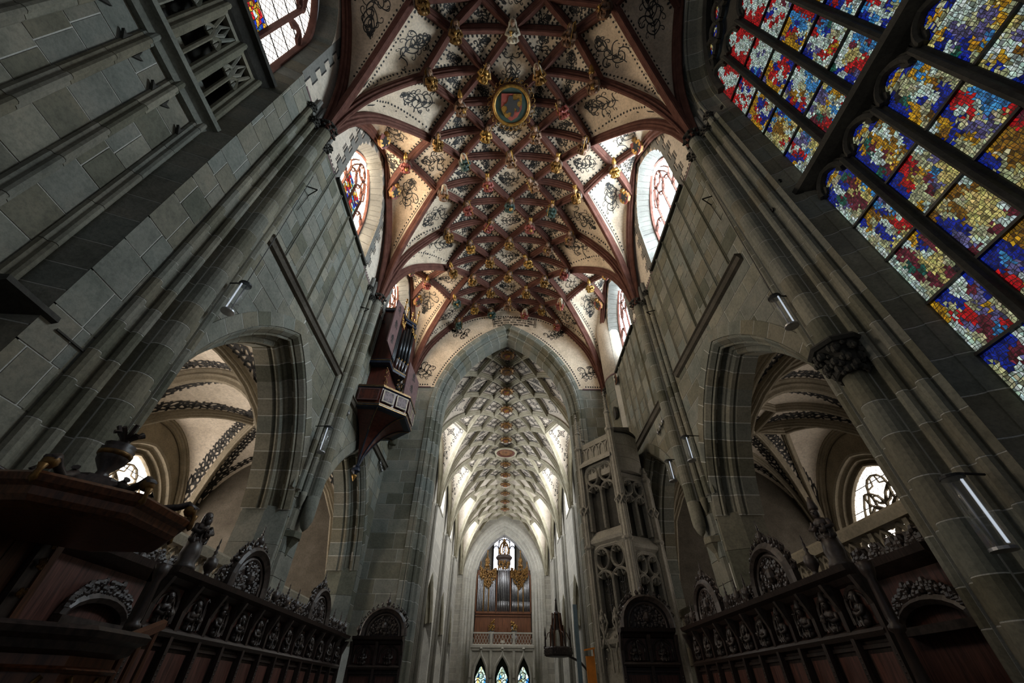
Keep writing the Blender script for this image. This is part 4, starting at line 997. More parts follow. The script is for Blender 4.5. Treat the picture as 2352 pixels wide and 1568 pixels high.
# gallery front: balustrade of crossing bars, piers and three ogee arches with traceried windows below
ga = lab(empty('organ_gallery', (0, EW-.6, 0)), 'pale stone organ gallery with pierced parapet and three ogee arches at the far west end', 'gallery')
YG = EW-.55
MB().bx(-3.3, 3.3, YG-.12, YG+.5, 5.35, 5.85).build('gallery_slab', 'nave_stone', ga)
MB().prism([(-3.3, YG-.2, 5.6), (-3.3, YG-.2, 5.8), (-3.3, YG, 5.9), (-3.3, YG, 5.35)], (6.6, 0, 0)).build('cornice', 'nave_stone', ga)
MB().bx(-3.3, 3.3, YG-.06, YG+.1, 6.78, 6.92).build('handrail', 'nave_stone', ga)
for x in (-3.25, -1.18, 1.18, 3.25):
    MB().bx(x-.13, x+.13, YG-.12, YG+.12, 0, 6.95).build('pier', 'nave_stone', ga)
    MB().lathe((x, YG-.2, 3.2), [(.12, 0), (.12, .9), (.02, 1.5)], 6).build('pinnacle', 'nave_stone', ga)
for a, b in ((-3.1, -1.3), (-1.05, 1.05), (1.3, 3.1)):
    n = 6
    for i in range(n+1):
        for e in (-1, 1):
            x0 = a+(b-a)*i/n; x1 = x0+e*.48; f = 1
            if x1 < a: f = (a-x0)/(x1-x0)
            if x1 > b: f = (b-x0)/(x1-x0)
            if f > .08: MB().tube([(x0, YG, 5.88), (x0+(x1-x0)*f, YG, 5.88+.9*f)], .035, 4).build('baluster_bar', 'nave_stone', ga)
for c, w_ in ((-2.2, .72), (0, .85), (2.2, .72)):
    og = [(c-w_, YG, 2.2), (c-w_, YG, 3.4), (c-w_*.8, YG, 4.1), (c-w_*.4, YG, 4.62), (c-.08, YG, 4.95), (c, YG, 5.3), (c+.08, YG, 4.95), (c+w_*.4, YG, 4.62), (c+w_*.8, YG, 4.1), (c+w_, YG, 3.4), (c+w_, YG, 2.2)]
    MB().sweep(og, [(-.12, 0), (-.12, .1), (0, .16), (.12, .08), (.14, 0)], (0, -1, 0)).build('ogee_arch', 'nave_stone', ga)
    MB().lathe((c, YG-.1, 5.2), [(.03, 0), (.06, .2), (.2, .3), (.16, .42), (.04, .5), (.03, .7)], 6).build('finial', 'nave_stone', ga)
    sp = MB()
    for e in (-1, 1): sp.prism([(c+e*p, YG+.02, z) for p, z in ((w_, 3.4), (w_*.8, 4.1), (w_*.4, 4.62), (.05, 5.0), (.05, 5.4), (1.1, 5.4), (1.1, 2.2), (w_, 2.2))], (0, .1, 0))
    sp.build('spandrel', 'nave_stone', ga)
    to3 = lambda a, z: (a, EW+1.6, z)
    ws = struct(empty('window_%d' % (10+round(c)), (c, EW+1.6, 2)))
    poly = [(c-.62, 1.4)]+arch_pts(.62, 1.15, 8, c, 3.1)+[(c+.62, 1.4)]
    mosaic(ws, lambda u, v, c=c: V((c+(u-.5)*1.24*min(1, (1.02-v)*2.6), EW+1.6, 1.4+2.85*v)), G('wwwYw wwWww wBwww wYwwB wwwWw Ywwww wwYBw wwwYw'), 40+int(c), 'bright_stained_glass', 1, .05, 'glass_pane')
    for q in range(3):
        zc = 2.2+q*.62
        for e in ((-.3, .3) if q < 2 else (0,)):
            MB().sweep([(c+e+.28*math.cos(t*PI/4), EW+1.55, zc+.28*math.sin(t*PI/4)) for t in range(9)], [(-.035, 0), (-.035, .05), (.035, .05), (.035, 0)], (0, -1, 0)).build('tracery_circle', 'lead', ws)
    MB().sweep([(a, EW+1.55, z) for a, z in poly], [(-.06, 0), (-.06, .08), (.06, .08), (.06, 0)], (0, -1, 0)).build('window_frame', 'lead', ws)
MB().bx(-3.4, 3.4, EW+1.7, EW+1.9, 0, 5.5).build('porch_wall', 'dark_stone', we)
# ================================================================ choir aisles behind the arcades
AX, AHALF, AY0, AZS, AZA = 10.5, 3.63, BAY-L, 5.0, 10.3
def fprof(t): t = min(1, abs(t)); return math.sqrt(max(0, 1-t**2.1))
def az(x, y):
    t1 = abs(x)/AHALF; k = (y-AY0)/L; t2 = abs((k-math.floor(k))*2-1)
    return AZS+(AZA-AZS)*max(fprof(t1), fprof(t2)), AZS+(AZA-AZS)*fprof(t1), AZS+(AZA-AZS)*fprof(t2)
ARIB = [(a*.95, d*.95) for a, d in RIB]
def vine(mb, bvh, path, rg, w=.44):
    # painted leaf band: a wavy stem with curls to both sides along a path in plan
    for (x0, y0), (x1, y1) in zip(path, path[1:]):
        l = math.hypot(x1-x0, y1-y0); an = math.atan2(y1-y0, x1-x0); n = max(2, int(l/.2))
        lay(mb, bvh, [(x0+(x1-x0)*t/8-.03*math.sin(t*1.6)*math.sin(an), y0+(y1-y0)*t/8+.03*math.sin(t*1.6)*math.cos(an)) for t in range(9)], (0, 0), 0, .05, .02)
        for i in range(n):
            t = (i+.5)/n
            for s in (-1, 1):
                lay(mb, bvh, spiral((0, 0), PI/2-s*.8, w*.32*rg.uniform(.7, 1.3), 4.2, s, 8), (x0+(x1-x0)*t, y0+(y1-y0)*t), an-PI/2, .055, .02)
                lay(mb, bvh, [(0, 0), (s*.09, .1), (s*.2, .07)], (x0+(x1-x0)*t, y0+(y1-y0)*t), an-PI/2, .07, .02)
for sg, side in ((-1, 'left'), (1, 'right')):
    root = struct(empty('ceiling_choir_aisle_%s' % side, (sg*AX, 9.5, 5))); xc = sg*AX
    webm = 'plaster_white'
    for k in range(3):
        y0 = AY0+k*L; y1 = y0+L; ym = (y0+y1)/2; n = 24; mb = MB()
        for i in range(n+1):
            for j in range(n+1):
                x = -AHALF+2*AHALF*i/n; y = y0+L*j/n; mb.v.append((xc+x, y, az(x, min(y, y1-1e-4))[0]))
        for i in range(n):
            for j in range(n): mb.f.append((i*(n+1)+j, (i+1)*(n+1)+j, (i+1)*(n+1)+j+1, i*(n+1)+j+1)); mb.m.append(0)
        web = mb.build('vault_web', webm, root, False); bvh = BVHTree.FromPolygons(mb.v, mb.f)
        def path_(fn, n=18): return [fn(i/n) for i in range(n+1)]
        zd = lambda x: AZS+(AZA-AZS)*fprof(x/AHALF)
        ribs = [path_(lambda t: (xc-AHALF+2*AHALF*t, y0+L*t, zd(-AHALF+2*AHALF*t)-.02)), path_(lambda t: (xc-AHALF+2*AHALF*t, y1-L*t, zd(-AHALF+2*AHALF*t)-.02)),
                path_(lambda t: (xc-AHALF+2*AHALF*t, y0, zd(-AHALF+2*AHALF*t)-.02))]
        for e in (-1, 1): ribs.append(path_(lambda t: (xc+e*AHALF*.985, y0+L*t, AZS+(AZA-AZS)*fprof(2*t-1)-.02)))
        if sg > 0:    # extra ribs of the star vault on the right
            for e in (-1, 1):
                ribs.append([(xc, ym, AZA-.02), (xc, ym+e*1.7, AZA-.02)]); ribs.append([(xc, ym, AZA-.02), (xc+e*1.3, ym, AZA-.02)])
                for f in (-1, 1):
                    ribs.append(path_(lambda t: (xc+f*AHALF*(1-t), ym+e*3.395+(-e*1.7)*t, max(zd(AHALF*(1-t)), AZS+(AZA-AZS)*fprof((3.395-1.7*t)/3.395))-.02), 10))
                    ribs.append(path_(lambda t: (xc+f*(AHALF+(1.3-AHALF)*t), ym+e*3.395*(1-t), max(AZS+(AZA-AZS)*fprof((1-t)), zd(AHALF+(1.3-AHALF)*t))-.02), 10))
        for q, r in enumerate(ribs):
            s_ = 1.7 if q == 2 else (1.15 if q > 2 and q < 5 else 1.0)
            MB().sweep(r, [(a*s_, d*s_) for a, d in ARIB], (0, 0, 1)).build('rib' if q != 2 else 'transverse_arch', 'aisle_stone', root)
        mb = MB(); rg = random.Random(k)
        for e in (-1, 1):
            d = .42
            for f in (-1, 1):
                vine(mb, bvh, [(xc+e*AHALF*.97, ym+e*f*(3.395)-e*f*d*1.4), (xc+e*d*.4, ym-e*f*0+e*f*(-.0)+0)], rg) if False else None
                # both sides of each diagonal
                ax0, ay0 = xc+e*AHALF*.93, ym+f*3.395*.93; ax1, ay1 = xc+e*.12, ym+f*.15; l = math.hypot(ax1-ax0, ay1-ay0); nx, ny = -(ay1-ay0)/l, (ax1-ax0)/l
                for s in (-1, 1): vine(mb, bvh, [(ax0+nx*s*.36+(ax1-ax0)*t/4, ay0+ny*s*.36+(ay1-ay0)*t/4) for t in range(5)], rg)
        for f in (y0+.5, y1-.5): vine(mb, bvh, [(xc-AHALF*.9, f), (xc-AHALF*.3, f), (xc+AHALF*.3, f), (xc+AHALF*.9, f)], rg)
        if mb.f: q = mb.build('painted_vine', 'black_paint', web); q['kind'] = 'stuff'
    # outer wall with its flowing-tracery windows
    ow = struct(empty('wall_aisle_%s' % side, (sg*(AX+AHALF), 9.5, 0))); xo = sg*(AX+AHALF)
    for k in range(3):
        y0 = AY0+k*L; m = y0+3.395+(.2 if k == 2 else 0); w_, sp_, rs_ = (2.2, 6.2, 2.6)
        wa = arch_pts(w_+.4, rs_+.45, 12, m, sp_); h = len(wa)//2; core = MB()
        for p in ([(y0, 0), (m-w_-.4, 0)]+wa[:h+1]+[(m, 11), (y0, 11)], [(m, 11)]+wa[h:]+[(m+w_+.4, 0), (y0+L, 0), (y0+L, 11)]): core.prism([(xo, *q) for q in p], (sg*.8, 0, 0))
        core.bx(xo, xo+sg*.8, m-w_-.4, m+w_+.4, 0, 2.5); core.build('wall_bay', 'aisle_stone', ow)
        MB().sweep(arc3(wa, AX+AHALF, sg), [(0, .04), (.08, 0), (.1, -.12), (.2, -.2), (.26, -.18), (.3, -.35), (.4, -.5), (.4, -.7), (0, -.7)], (-sg, 0, 0)).build('window_arch', 'aisle_stone', ow)
        nm = 'window_aisle_%s_%d' % (side, k+1); to3 = lambda a, z: (xo+sg*.45, a, z)
        if k == 0:
            MB().bx(xo+sg*.1, xo+sg*.2, m-2, m+2, 2, 9).build('blind_window', 'aisle_stone', ow); continue
        wn = tracery_window(nm, to3, (-sg, 0, 0), m, w_, 2.6, 6.0, rs_+.2, 4, 'aisle_stone', 'aisle_glass' if sg < 0 else 'aisle_glass_dim', .75, .26, bar=.85)
        # flowing mouchettes
        for e in (-1, 1):
            for cx_, cz_, an, s_ in ((.3, 6.9, .5, .55), (.75, 6.3, .9, .5), (.2, 6.2, -.3, .4), (1.0, 5.75, 1.2, .35)):
                pts = []
                for t in range(11):
                    th = t*PI/5; u, v = s_*.42*math.sin(th), s_*(-math.cos(th)); pts.append((m+e*1.4*(cx_+u*math.cos(an)+v*math.sin(an)*.8), cz_+.6-u*math.sin(an)*.5+v*math.cos(an)*.8))
                MB().sweep([to3(*p) for p in pts], [(a*.75, d*.8) for a, d in BAR], (-sg, 0, 0)).build('mouchette', 'aisle_stone', wn)
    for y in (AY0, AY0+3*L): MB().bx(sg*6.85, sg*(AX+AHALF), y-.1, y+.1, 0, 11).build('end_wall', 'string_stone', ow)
    # tribune parapet between the arcade piers
    for q, (ya, yb) in enumerate(((5.9, 10.9), (12.7, 17.8))):
        pp = lab(empty('parapet', (sg*6.6, ya, 2.6)), 'grey stone tracery parapet behind the %s choir stalls, %s bay' % (side, 'nearer' if q == 0 else 'farther'), 'parapet')
        MB().prism([(sg*6.42, ya, 3.86), (sg*6.4, ya, 4.02), (sg*6.5, ya, 4.1), (sg*6.75, ya, 4.1), (sg*6.75, ya, 3.86)], (0, yb-ya, 0)).build('rail', 'aisle_stone', pp)
        MB().bx(sg*6.5, sg*6.72, ya, yb, 2.5, 3.0).build('base', 'aisle_stone', pp)
        n = 6; d = (yb-ya)/n
        for i in range(n):
            c = ya+(i+.5)*d
            MB().bx(sg*6.5, sg*6.7, c-d/2-.05, c-d/2+.05, 3, 3.88).build('post', 'aisle_stone', pp)
            for e in (-1, 1):
                for ph in (0, 1):
                    pts = [(sg*6.58, c+e*(d*.22+d*.2*math.sin(t*PI/5+ph)*(1 if ph else .8)), 3.43+(.4-.12*ph)*-math.cos(t*PI/5)) for t in range(11)]
                    MB().tube(pts, .045-.012*ph, 5).build('mouchette', 'aisle_stone', pp)
            MB().tube([(sg*6.58, c-d/2, 3.0), (sg*6.58, c-d*.15, 3.35), (sg*6.58, c+d*.1, 3.5), (sg*6.58, c+d/2, 3.88)], .04, 5).build('mouchette', 'aisle_stone', pp)
# ================================================================ figures, carving, stalls
def figure(parent, M, s, rg, mats, variant, fine=True):
    # half-length carved figure; local x right, y towards the viewer, z up; returns its parts
    T = lambda p: M @ (V(p)*s)
    R3 = M.to_3x3(); S3 = R3
    def ball(mb, p, r, n=7): mb.ball(T(p), V(r)*s, n, 0, S3)
    body = MB(); ball(body, (0, .02, .16), (.2, .13, .2), 8); ball(body, (0, .03, .34), (.17, .11, .13), 8); ball(body, (0, .06, .06), (.24, .12, .1), 8)
    for e in (-1, 1):
        body.tube([T((e*.16, .04, .38)), T((e*.22, .09, .24)), T((e*.1, .17, .2)), T((e*.03, .19, .26))], .055*s, 6)
        body.tube([T((e*.1, .14, .3)), T((e*.16, .15, .1)), T((e*.12, .14, .0))], .025*s, 5)
    body.tube([T((0, .15, .3)), T((.03, .17, .12)), T((-.02, .15, 0))], .025*s, 5)
    for e in (-1, 1): ball(body, (e*.03, .185, .24), (.035, .03, .04), 5)
    b = body.build('figure_body', mats[0], parent, True)
    head = MB(); ball(head, (0, .07, .55), (.085, .095, .115), 9); ball(head, (0, .16, .54), (.018, .03, .03), 5); head.tube([T((0, .05, .4)), T((0, .06, .5))], .05*s, 6)
    for e in (-1, 1): ball(head, (e*.035, .15, .575), (.02, .02, .014), 5)
    head.build('figure_head', mats[1], parent, True)
    hr = MB()
    if variant in (0, 3): ball(hr, (0, .04, .6), (.105, .1, .1), 8); [ball(hr, (e*.09, .05, .5), (.035, .05, .11), 6) for e in (-1, 1)]
    if variant == 3: ball(hr, (0, .13, .46), (.06, .05, .09), 6)
    if variant == 1:   # mitre
        hr.lathe(T((0, .06, .62)), [(.1*s, 0), (.11*s, .06*s), (.07*s, .2*s), (.01, .3*s)], 6, 0, R3 @ V((0, 0, 1)))
    if variant == 2:   # crown
        ball(hr, (0, .04, .57), (.105, .1, .11), 8); hr.lathe(T((0, .06, .64)), [(.09*s, 0), (.085*s, .06*s), (.11*s, .14*s)], 8, 0, R3 @ V((0, 0, 1)))
    if variant == 4:   # veil
        ball(hr, (0, .02, .57), (.125, .11, .14), 8); [hr.tube([T((e*.1, .05, .58)), T((e*.13, .06, .42)), T((e*.15, .08, .3))], .04*s, 5) for e in (-1, 1)]
    hr.build('figure_headdress', mats[2], parent, True)
    at = MB()
    k = rg.randrange(4)
    if k == 0: at.tube([T((.14, .2, .05)), T((.1, .21, .62))], .018*s, 5); at.tube([T((.04, .21, .52)), T((.17, .21, .53))], .016*s, 5)
    elif k == 1: at.box(T((-.08, .21, .2)), (.13*s, .03*s, .16*s), 0, R3)
    elif k == 2: at.lathe(T((.06, .22, .18)), [(.05*s, 0), (.02*s, .06*s), (.06*s, .1*s), (.06*s, .16*s)], 7, 0, R3 @ V((0, 0, 1)))
    else: at.tube([T((-.15, .18, .02)), T((-.12, .2, .3)), T((-.1, .2, .66)), T((-.15, .2, .72)), T((-.19, .2, .66))], .017*s, 5)
    at.build('attribute', mats[3], parent, True)
def carve(mb, pts, rg, n, r, squash=1.0, axis=None):
    # dense carved foliage: little knobs and curls scattered over given spots (functions of u)
    for i in range(n):
        p = pts(rg.random(), rg.random()); q = r*rg.uniform(.6, 1.3)
        mb.ball(p, (q, q, q*rg.uniform(.8, 1.6)), 5)
def orient(o, front, upv=(0, 0, 1)):
    f = V(front).normalized(); u = V(upv).normalized(); x = f.cross(u).normalized() * -1
    x = (u.cross(f)).normalized()*-1
    x = f.cross(u).normalized()
    M = Matrix(((x.x, f.x, u.x, o[0]), (x.y, f.y, u.y, o[1]), (x.z, f.z, u.z, o[2]), (0, 0, 0, 1))); return M
URN = [(.05, 0), (.09, .02), (.05, .05), (.06, .09), (.13, .2), (.14, .3), (.11, .32), (.12, .36), (.05, .4), (.03, .46), (.05, .5), (.02, .54), (.035, .6), (.012, .66), (.02, .72), (0, .8)]
def urn(parent, p, s, mat='carved_wood', name='urn'): return MB().lathe(p, [(r*s, h*s) for r, h in URN], 9).build(name, mat, parent, True)
def gable(parent, c, u, f, w, h, rg):
    # round-headed carved gable: c base centre, u along, f front direction
    c, u, f = V(c), V(u), V(f); Z = V((0, 0, 1)); n = 14
    def at(a, z, d): return c+u*a+Z*z+f*d
    arc = [(-w*math.cos(PI*i/n), h*math.sin(PI*i/n)**.85) for i in range(n+1)]
    MB().prism([at(a*.93, z*.93, -.08) for a, z in arc], f*.1).build('gable_board', 'dark_wood', parent)
    P = [(-.02, 0), (.06, 0), (.07, .1), (.02, .13), (-.02, .16), (-.07, .12), (-.08, 0)]
    MB().sweep([at(a, z, -.02) for a, z in arc], P, f).build('gable_frame', 'carved_wood', parent)
    MB().sweep([at(a*.78, z*.8, 0) for a, z in arc], [(-.03, 0), (.03, 0), (.03, .06), (0, .08), (-.03, .06)], f).build('gable_inner_frame', 'carved_wood', parent)
    mb = MB()
    def pt(a, b):
        t = a*PI; r = math.sqrt(b)*.72; return at(-w*math.cos(t)*r, h*math.sin(t)*r+.02, .03)
    carve(mb, pt, rg, 130, .035); mb.ball(at(0, h*.35, .05), (.09, .09, .12), 8)
    mb.build('gable_relief', 'carved_wood', parent)['kind'] = 'stuff'
    mb = MB()
    for i in range(1, n):
        a, z = arc[i]; 
        for q in range(4): mb.ball(at(a*1.06+rg.uniform(-.03, .03), z*1.07+rg.uniform(0, .1), rg.uniform(-.03, .07)), rg.uniform(.025, .05), 5)
        s_ = 1 if a > 0 else -1; mb.tube([at(a*1.1, z*1.08, 0), at(a*1.16+s_*.03, z*1.1+.08, .02), at(a*1.1+s_*.01, z*1.1+.13, .03), at(a*1.07, z*1.1+.09, .03)], .02, 5)
    mb.build('gable_crest', 'carved_wood', parent)['kind'] = 'stuff'
    urn(parent, at(0, h+.05, 0), .55)
def crest(parent, p0, p1, rg, h=.24):
    p0, p1 = V(p0), V(p1); l = (p1-p0).length; mb = MB()
    carve(mb, lambda a, b: p0.lerp(p1, a)+V((rg.uniform(-.06, .06), rg.uniform(-.06, .06), h*b*(.55+.45*math.sin(a*l*9)))), rg, int(150*l), .028)
    for i in range(int(l/.16)+1):
        q = p0.lerp(p1, min(1, i*.16/l)); mb.tube([q, q+V((0, 0, h*.8)), q+V((.03, .05, h*1.05)), q+V((0, .09, h*.95)), q+V((0, .06, h*.8))], .02, 5)
    mb.build('crest_carving', 'carved_wood', parent)['kind'] = 'stuff'
def stall_row(name, label, o, u, f, n, pw, seed, gables, spires, zoff=0.0):
    # o: start corner on the floor, u: direction along the row, f: front direction
    rg = random.Random(seed); o, u, f = V(o), V(u).normalized(), V(f).normalized(); Z = V((0, 0, 1)); root = lab(empty(name, o), label, 'choir stalls'); T = n*pw
    def at(a, d, z): return o+u*a+f*d+Z*z
    def slab(nm, mat, a0, a1, d0, d1, z0, z1):
        return MB().prism([at(a0, d0, z0), at(a1, d0, z0), at(a1, d1, z0), at(a0, d1, z0)], Z*(z1-z0)).build(nm, mat, root)
    slab('back_board', 'dark_wood', 0, T, -.12, 0, .4, 2.9)
    for z0, pr, nm in ((2.24, [(0, -.05), (.1, -.03), (.13, .02), (.1, .06), (.05, .08), (0, .1)], 'rail'), (2.83, [(0, -.06), (.08, -.03), (.14, .03), (.24, .07), (.26, .14), (-.12, .16), (-.12, -.06)], 'cornice'), (2.1, [(0, 0), (.04, .01), (.04, .05), (0, .06)], 'moulding')):
        MB().prism([at(0, d, z0+z) for d, z in pr], u*T).build(nm, 'dark_wood', root)
    for i in range(n+1):
        slab('divider', 'dark_wood', i*pw-.035, i*pw+.035, 0, .11, 1.0, 2.84); mb = MB()
        for q in range(16): mb.ball(at(i*pw, .11, 1.2+q*.055), .013, 4)
        mb.build('bead_strip', 'carved_wood', root)['kind'] = 'stuff'
        MB().prism([at(i*pw-.03, .1, 2.5), at(i*pw-.03, .24, 2.84), at(i*pw-.03, .1, 2.84)], u*.06).build('bracket', 'carved_wood', root)
    for i in range(n):
        a = i*pw; slab('lower_panel', 'panel_wood', a+.09, a+pw-.09, 0, .02, 1.05, 2.06)
        up_ = slab('niche_panel', 'panel_wood', a+.06, a+pw-.06, 0, .015, 2.34, 2.8); c = a+pw/2
        MB().sweep([at(c+p,   .02, 2.56+z) for p, z in [(-pw*.34, -.2)]+[(-pw*.34*math.cos(t*PI/8), .2*math.sin(t*PI/8)) for t in range(9)]+[(pw*.34, -.2)]], [(-.025, 0), (-.025, .03), (0, .05), (.025, .03), (.025, 0)], f).build('niche_arch', 'carved_wood', up_)
        MB().sweep([at(c+p, .02, 2.54+z) for p, z in [(-pw*.25*math.cos(t*PI/8), .15*math.sin(t*PI/8)) for t in range(9)]], [(-.012, 0), (-.012, .02), (.012, .02), (.012, 0)], f).build('niche_arch', 'carved_wood', up_)
        fg = empty('relief_figure', at(c, .02, 2.33)); fg.parent = root; fg.matrix_parent_inverse = root.matrix_world.inverted()
        figure(fg, orient(at(c, .03, 2.33), f+u*rg.uniform(-.35, .35)), .56, rg, ['carved_wood']*4, rg.choice([0, 1, 2, 3, 3, 4]))
    for g in gables: gable(root, at(g, .05, 2.99), u, f, .62, .66, rg)
    ed = sorted([1.15 if n > 5 else 0]+[x for g in gables for x in (g-.66, g+.66)]+[T])
    for a, b in zip(ed[::2], ed[1::2]):
        if b-a > .2: crest(root, at(a+.05, .05, 2.99), at(b-.05, .05, 2.99), rg)
    for s_ in spires: urn(root, at(s_, .08, 2.99), .62)
    return root
stall_row('choir_stalls', 'dark carved choir stalls with relief saints along the left arcade', (-4.72, 6.42, 0), (0, 1, 0), (1, 0, 0), 12, .703, 1, [2.1, 5.85], [3.35, 3.9, 4.45, 7.1, 7.7, 8.2])
stall_row('choir_stalls', 'dark carved choir stalls with relief saints along the right arcade', (4.72, 5.86, 0), (0, 1, 0), (-1, 0, 0), 10, .644, 2, [1.95, 4.85], [3.0, 3.4, 3.85, 5.9])
stall_row('choir_stall_return', 'short dark return stall with one carved gable before the left west wall', (-4.4, 15.05, 0), (1, 0, 0), (0, -1, 0), 2, .74, 3, [.85], [.12])
stall_row('choir_stall_return', 'short dark return stall with one carved gable before the stone stair turret', (2.98, 12.62, 0), (1, 0, 0), (0, -1, 0), 2, .69, 4, [.75], [1.36])
# plain end bays of the stalls with a carved wreath pediment, set back under the arcade, and the turned corner columns
for sg, side, ys in ((-1, 'left', 6.4), (1, 'right', 5.8)):
    xb = 5.98; ya, yb = 5.95, ys+1.9
    r = lab(empty('stall_end_bay', (sg*xb, ya, 0)), 'plain dark wooden end bay with carved wreath pediment beside the %s stalls' % side, 'panelling'); rg = random.Random(20+sg)
    MB().bx(sg*xb, sg*(xb+.12), ya, yb, 0, 3.2).build('panel', 'panel_wood', r)
    MB().prism([(sg*xb, ya, 3.05), (sg*(xb-.08), ya, 3.1), (sg*(xb-.2), ya, 3.18), (sg*(xb-.22), ya, 3.28), (sg*(xb+.12), ya, 3.3)], (0, yb-ya, 0)).build('cornice', 'dark_wood', r)
    c = 6.55 if sg > 0 else 7.2; arc = [(sg*(xb-.02), c-.58*math.cos(t*PI/10), 2.4+.28*math.sin(t*PI/10)) for t in range(11)]
    MB().sweep(arc if sg < 0 else arc[::-1], [(-.06, 0), (-.06, .08), (0, .12), (.06, .08), (.06, 0)], (-sg, 0, 0)).build('pediment_arch', 'carved_wood', r)
    MB().bx(sg*xb, sg*(xb-.14), c-.62, c+.62, 2.31, 2.41).build('pediment_base', 'carved_wood', r)
    mb = MB(); carve(mb, lambda a, b: V((sg*(xb-.08), c-.58*math.cos(a*PI), 2.46+.28*math.sin(a*PI)+.16*b*math.sin(a*PI)**.4)), rg, 190, .04); mb.build('pediment_wreath', 'carved_wood', r)['kind'] = 'stuff'
    mb = MB(); carve(mb, lambda a, b: V((sg*(xb-.05), ya+(yb-ya)*a, 3.3+.22*b*abs(math.sin(a*14)))), rg, 150, .045)
    for i in range(7):
        y = ya+(yb-ya)*i/6.5; mb.tube([(sg*(xb-.05), y, 3.3), (sg*(xb-.05), y+.05, 3.48), (sg*(xb-.03), y+.16, 3.5), (sg*(xb-.03), y+.18, 3.38)], .035, 5)
    mb.build('crest_carving', 'carved_wood', r)['kind'] = 'stuff'
    MB().lathe((sg*4.6, ys-.14, .2), [(.07, 0), (.08, .5), (.05, .55), (.085, .7), (.075, 1.3), (.05, 2.0), (.085, 2.03), (.085, 2.07), (.05, 2.1), (.06, 2.15), (.05, 2.55), (.08, 2.63), (.1, 2.74)], 10).build('turned_column', 'dark_wood', r, True)
    bz = 3.0; yb = ys+.42; st = lab(empty('statue', (sg*4.72, yb, bz)), 'dark carved wooden %s statue standing on the %s stall corner' % ('saint' if sg < 0 else 'robed', side), 'statue')
    M = orient((sg*4.72, yb, bz), (-sg, -.5, 0))
    MB().lathe((sg*4.72, yb, bz), [(.16, 0), (.15, .05), (.12, .1), (.14, .2), (.11, .4)], 9).build('figure_skirt', 'carved_wood', st, True)
    figure(st, Matrix.Translation((0, 0, .36)) @ M, .66, random.Random(2+sg), ['carved_wood']*4, 3 if sg < 0 else 1)
    ur = lab(urn(None, (sg*4.66, yb+.5, bz), .72, name='carved_urn'), 'dark turned wooden urn with a spire beside the %s stall statue' % side, 'urn')
# ================================================================ pulpit on the left
PC = V((-4.02, 4.02, 0)); pu = lab(empty('pulpit', PC), 'dark polished wooden pulpit with octagonal sounding board and gilded scrolls at left', 'pulpit')
def octo(r, z, c=PC): return [(c.x+r*math.cos(PI/8+i*PI/4), c.y+r*math.sin(PI/8+i*PI/4), z) for i in range(8)]
def loft(mb, rings):
    k = len(mb.v); n = len(rings[0])
    for r in rings: mb.v += r
    for j in range(len(rings)-1):
        for i in range(n): mb.f.append((k+j*n+i, k+j*n+(i+1) % n, k+(j+1)*n+(i+1) % n, k+(j+1)*n+i)); mb.m.append(0)
    mb.f.append(tuple(range(k+n-1, k-1, -1))); mb.f.append(tuple(range(k+(len(rings)-1)*n, k+len(rings)*n))); mb.m += [0, 0]; return mb
loft(MB(), [octo(.7, 2.72), octo(.82, 2.74), octo(.86, 2.78), octo(.87, 2.84), octo(.92, 2.87), octo(.94, 2.92), octo(.9, 2.95)]).build('canopy_rim', 'chest_wood', pu)
loft(MB(), [octo(.9, 2.94), octo(.65, 3.0), octo(.45, 3.06), octo(.42, 3.12), octo(.24, 3.15), octo(.22, 3.2), octo(.12, 3.22)]).build('canopy_roof', 'dark_wood', pu)
for i in range(8):
    a = PI/8+i*PI/4; d = V((math.cos(a), math.sin(a), 0)); p = PC+d*.82+V((0, 0, 2.98)); cs = empty('scroll_console', p); cs.parent = pu; cs.matrix_parent_inverse = pu.matrix_world.inverted()
    MB().tube([p+d*.08+V((0, 0, .0)), p+d*.1+V((0, 0, .07)), p+d*.02+V((0, 0, .11)), p-d*.06+V((0, 0, .07)), p-d*.2+V((0, 0, .04)), p-d*.3+V((0, 0, .08)), p-d*.36+V((0, 0, .13)), p-d*.32+V((0, 0, .16))], .034, 7).build('scroll', 'dark_wood', cs, True)
    MB().ball(p+d*.06+V((0, 0, .05)), (.06, .06, .06), 8).build('scroll_leaf', 'old_gold', cs, True)
    MB().lathe(p+d*.12+V((0, 0, -.14)), [(.0, 0), (.03, .03), (.02, .1), (.035, .15)], 6).build('tassel', 'old_gold', cs, True)
MB().lathe(PC+V((0, 0, 3.2)), [(.1, 0), (.06, .05), (.05, .09), (.13, .2), (.15, .32), (.12, .34), (.14, .37), (.05, .4), (.04, .44)], 12).build('urn', 'dark_wood', pu, True)
MB().lathe(PC+V((0, 0, 3.44)), [(.138, 0), (.152, .02), (.152, .04), (.14, .055)], 12).build('urn_band', 'old_gold', pu, True)
mb = MB()
for i in range(9):
    a = i*.7; mb.tube([PC+V((0, 0, 3.62)), PC+V((.08*math.cos(a), .08*math.sin(a), 3.7)), PC+V((.13*math.cos(a), .13*math.sin(a), 3.68+.05*(i % 3)))], .022, 5)
mb.build('urn_foliage', 'dark_wood', pu)
for q in range(5):
    y0 = 3.42+q*.22; MB().bx(-4.75, -4.69, y0+.003, y0+.214, 1.7, 2.78).build('plank', 'chest_wood', pu)
MB().bx(-4.76, -4.62, 4.52, 4.66, 1.7, 2.8).build('pilaster', 'dark_wood', pu); MB().bx(-4.72, -4.6, 4.66, 4.74, 1.7, 2.78).build('pilaster_trim', 'chest_wood', pu)
for z in (2.3, 2.55, 2.72): 
    mb = MB(); carve(mb, lambda a, b: V((-4.58, 4.56+.07*a, z+.07*b)), random.Random(int(z*9)), 10, .018); mb.build('gilded_leaf', 'old_gold', pu)
TC = V((-3.75, 4.1, 0))
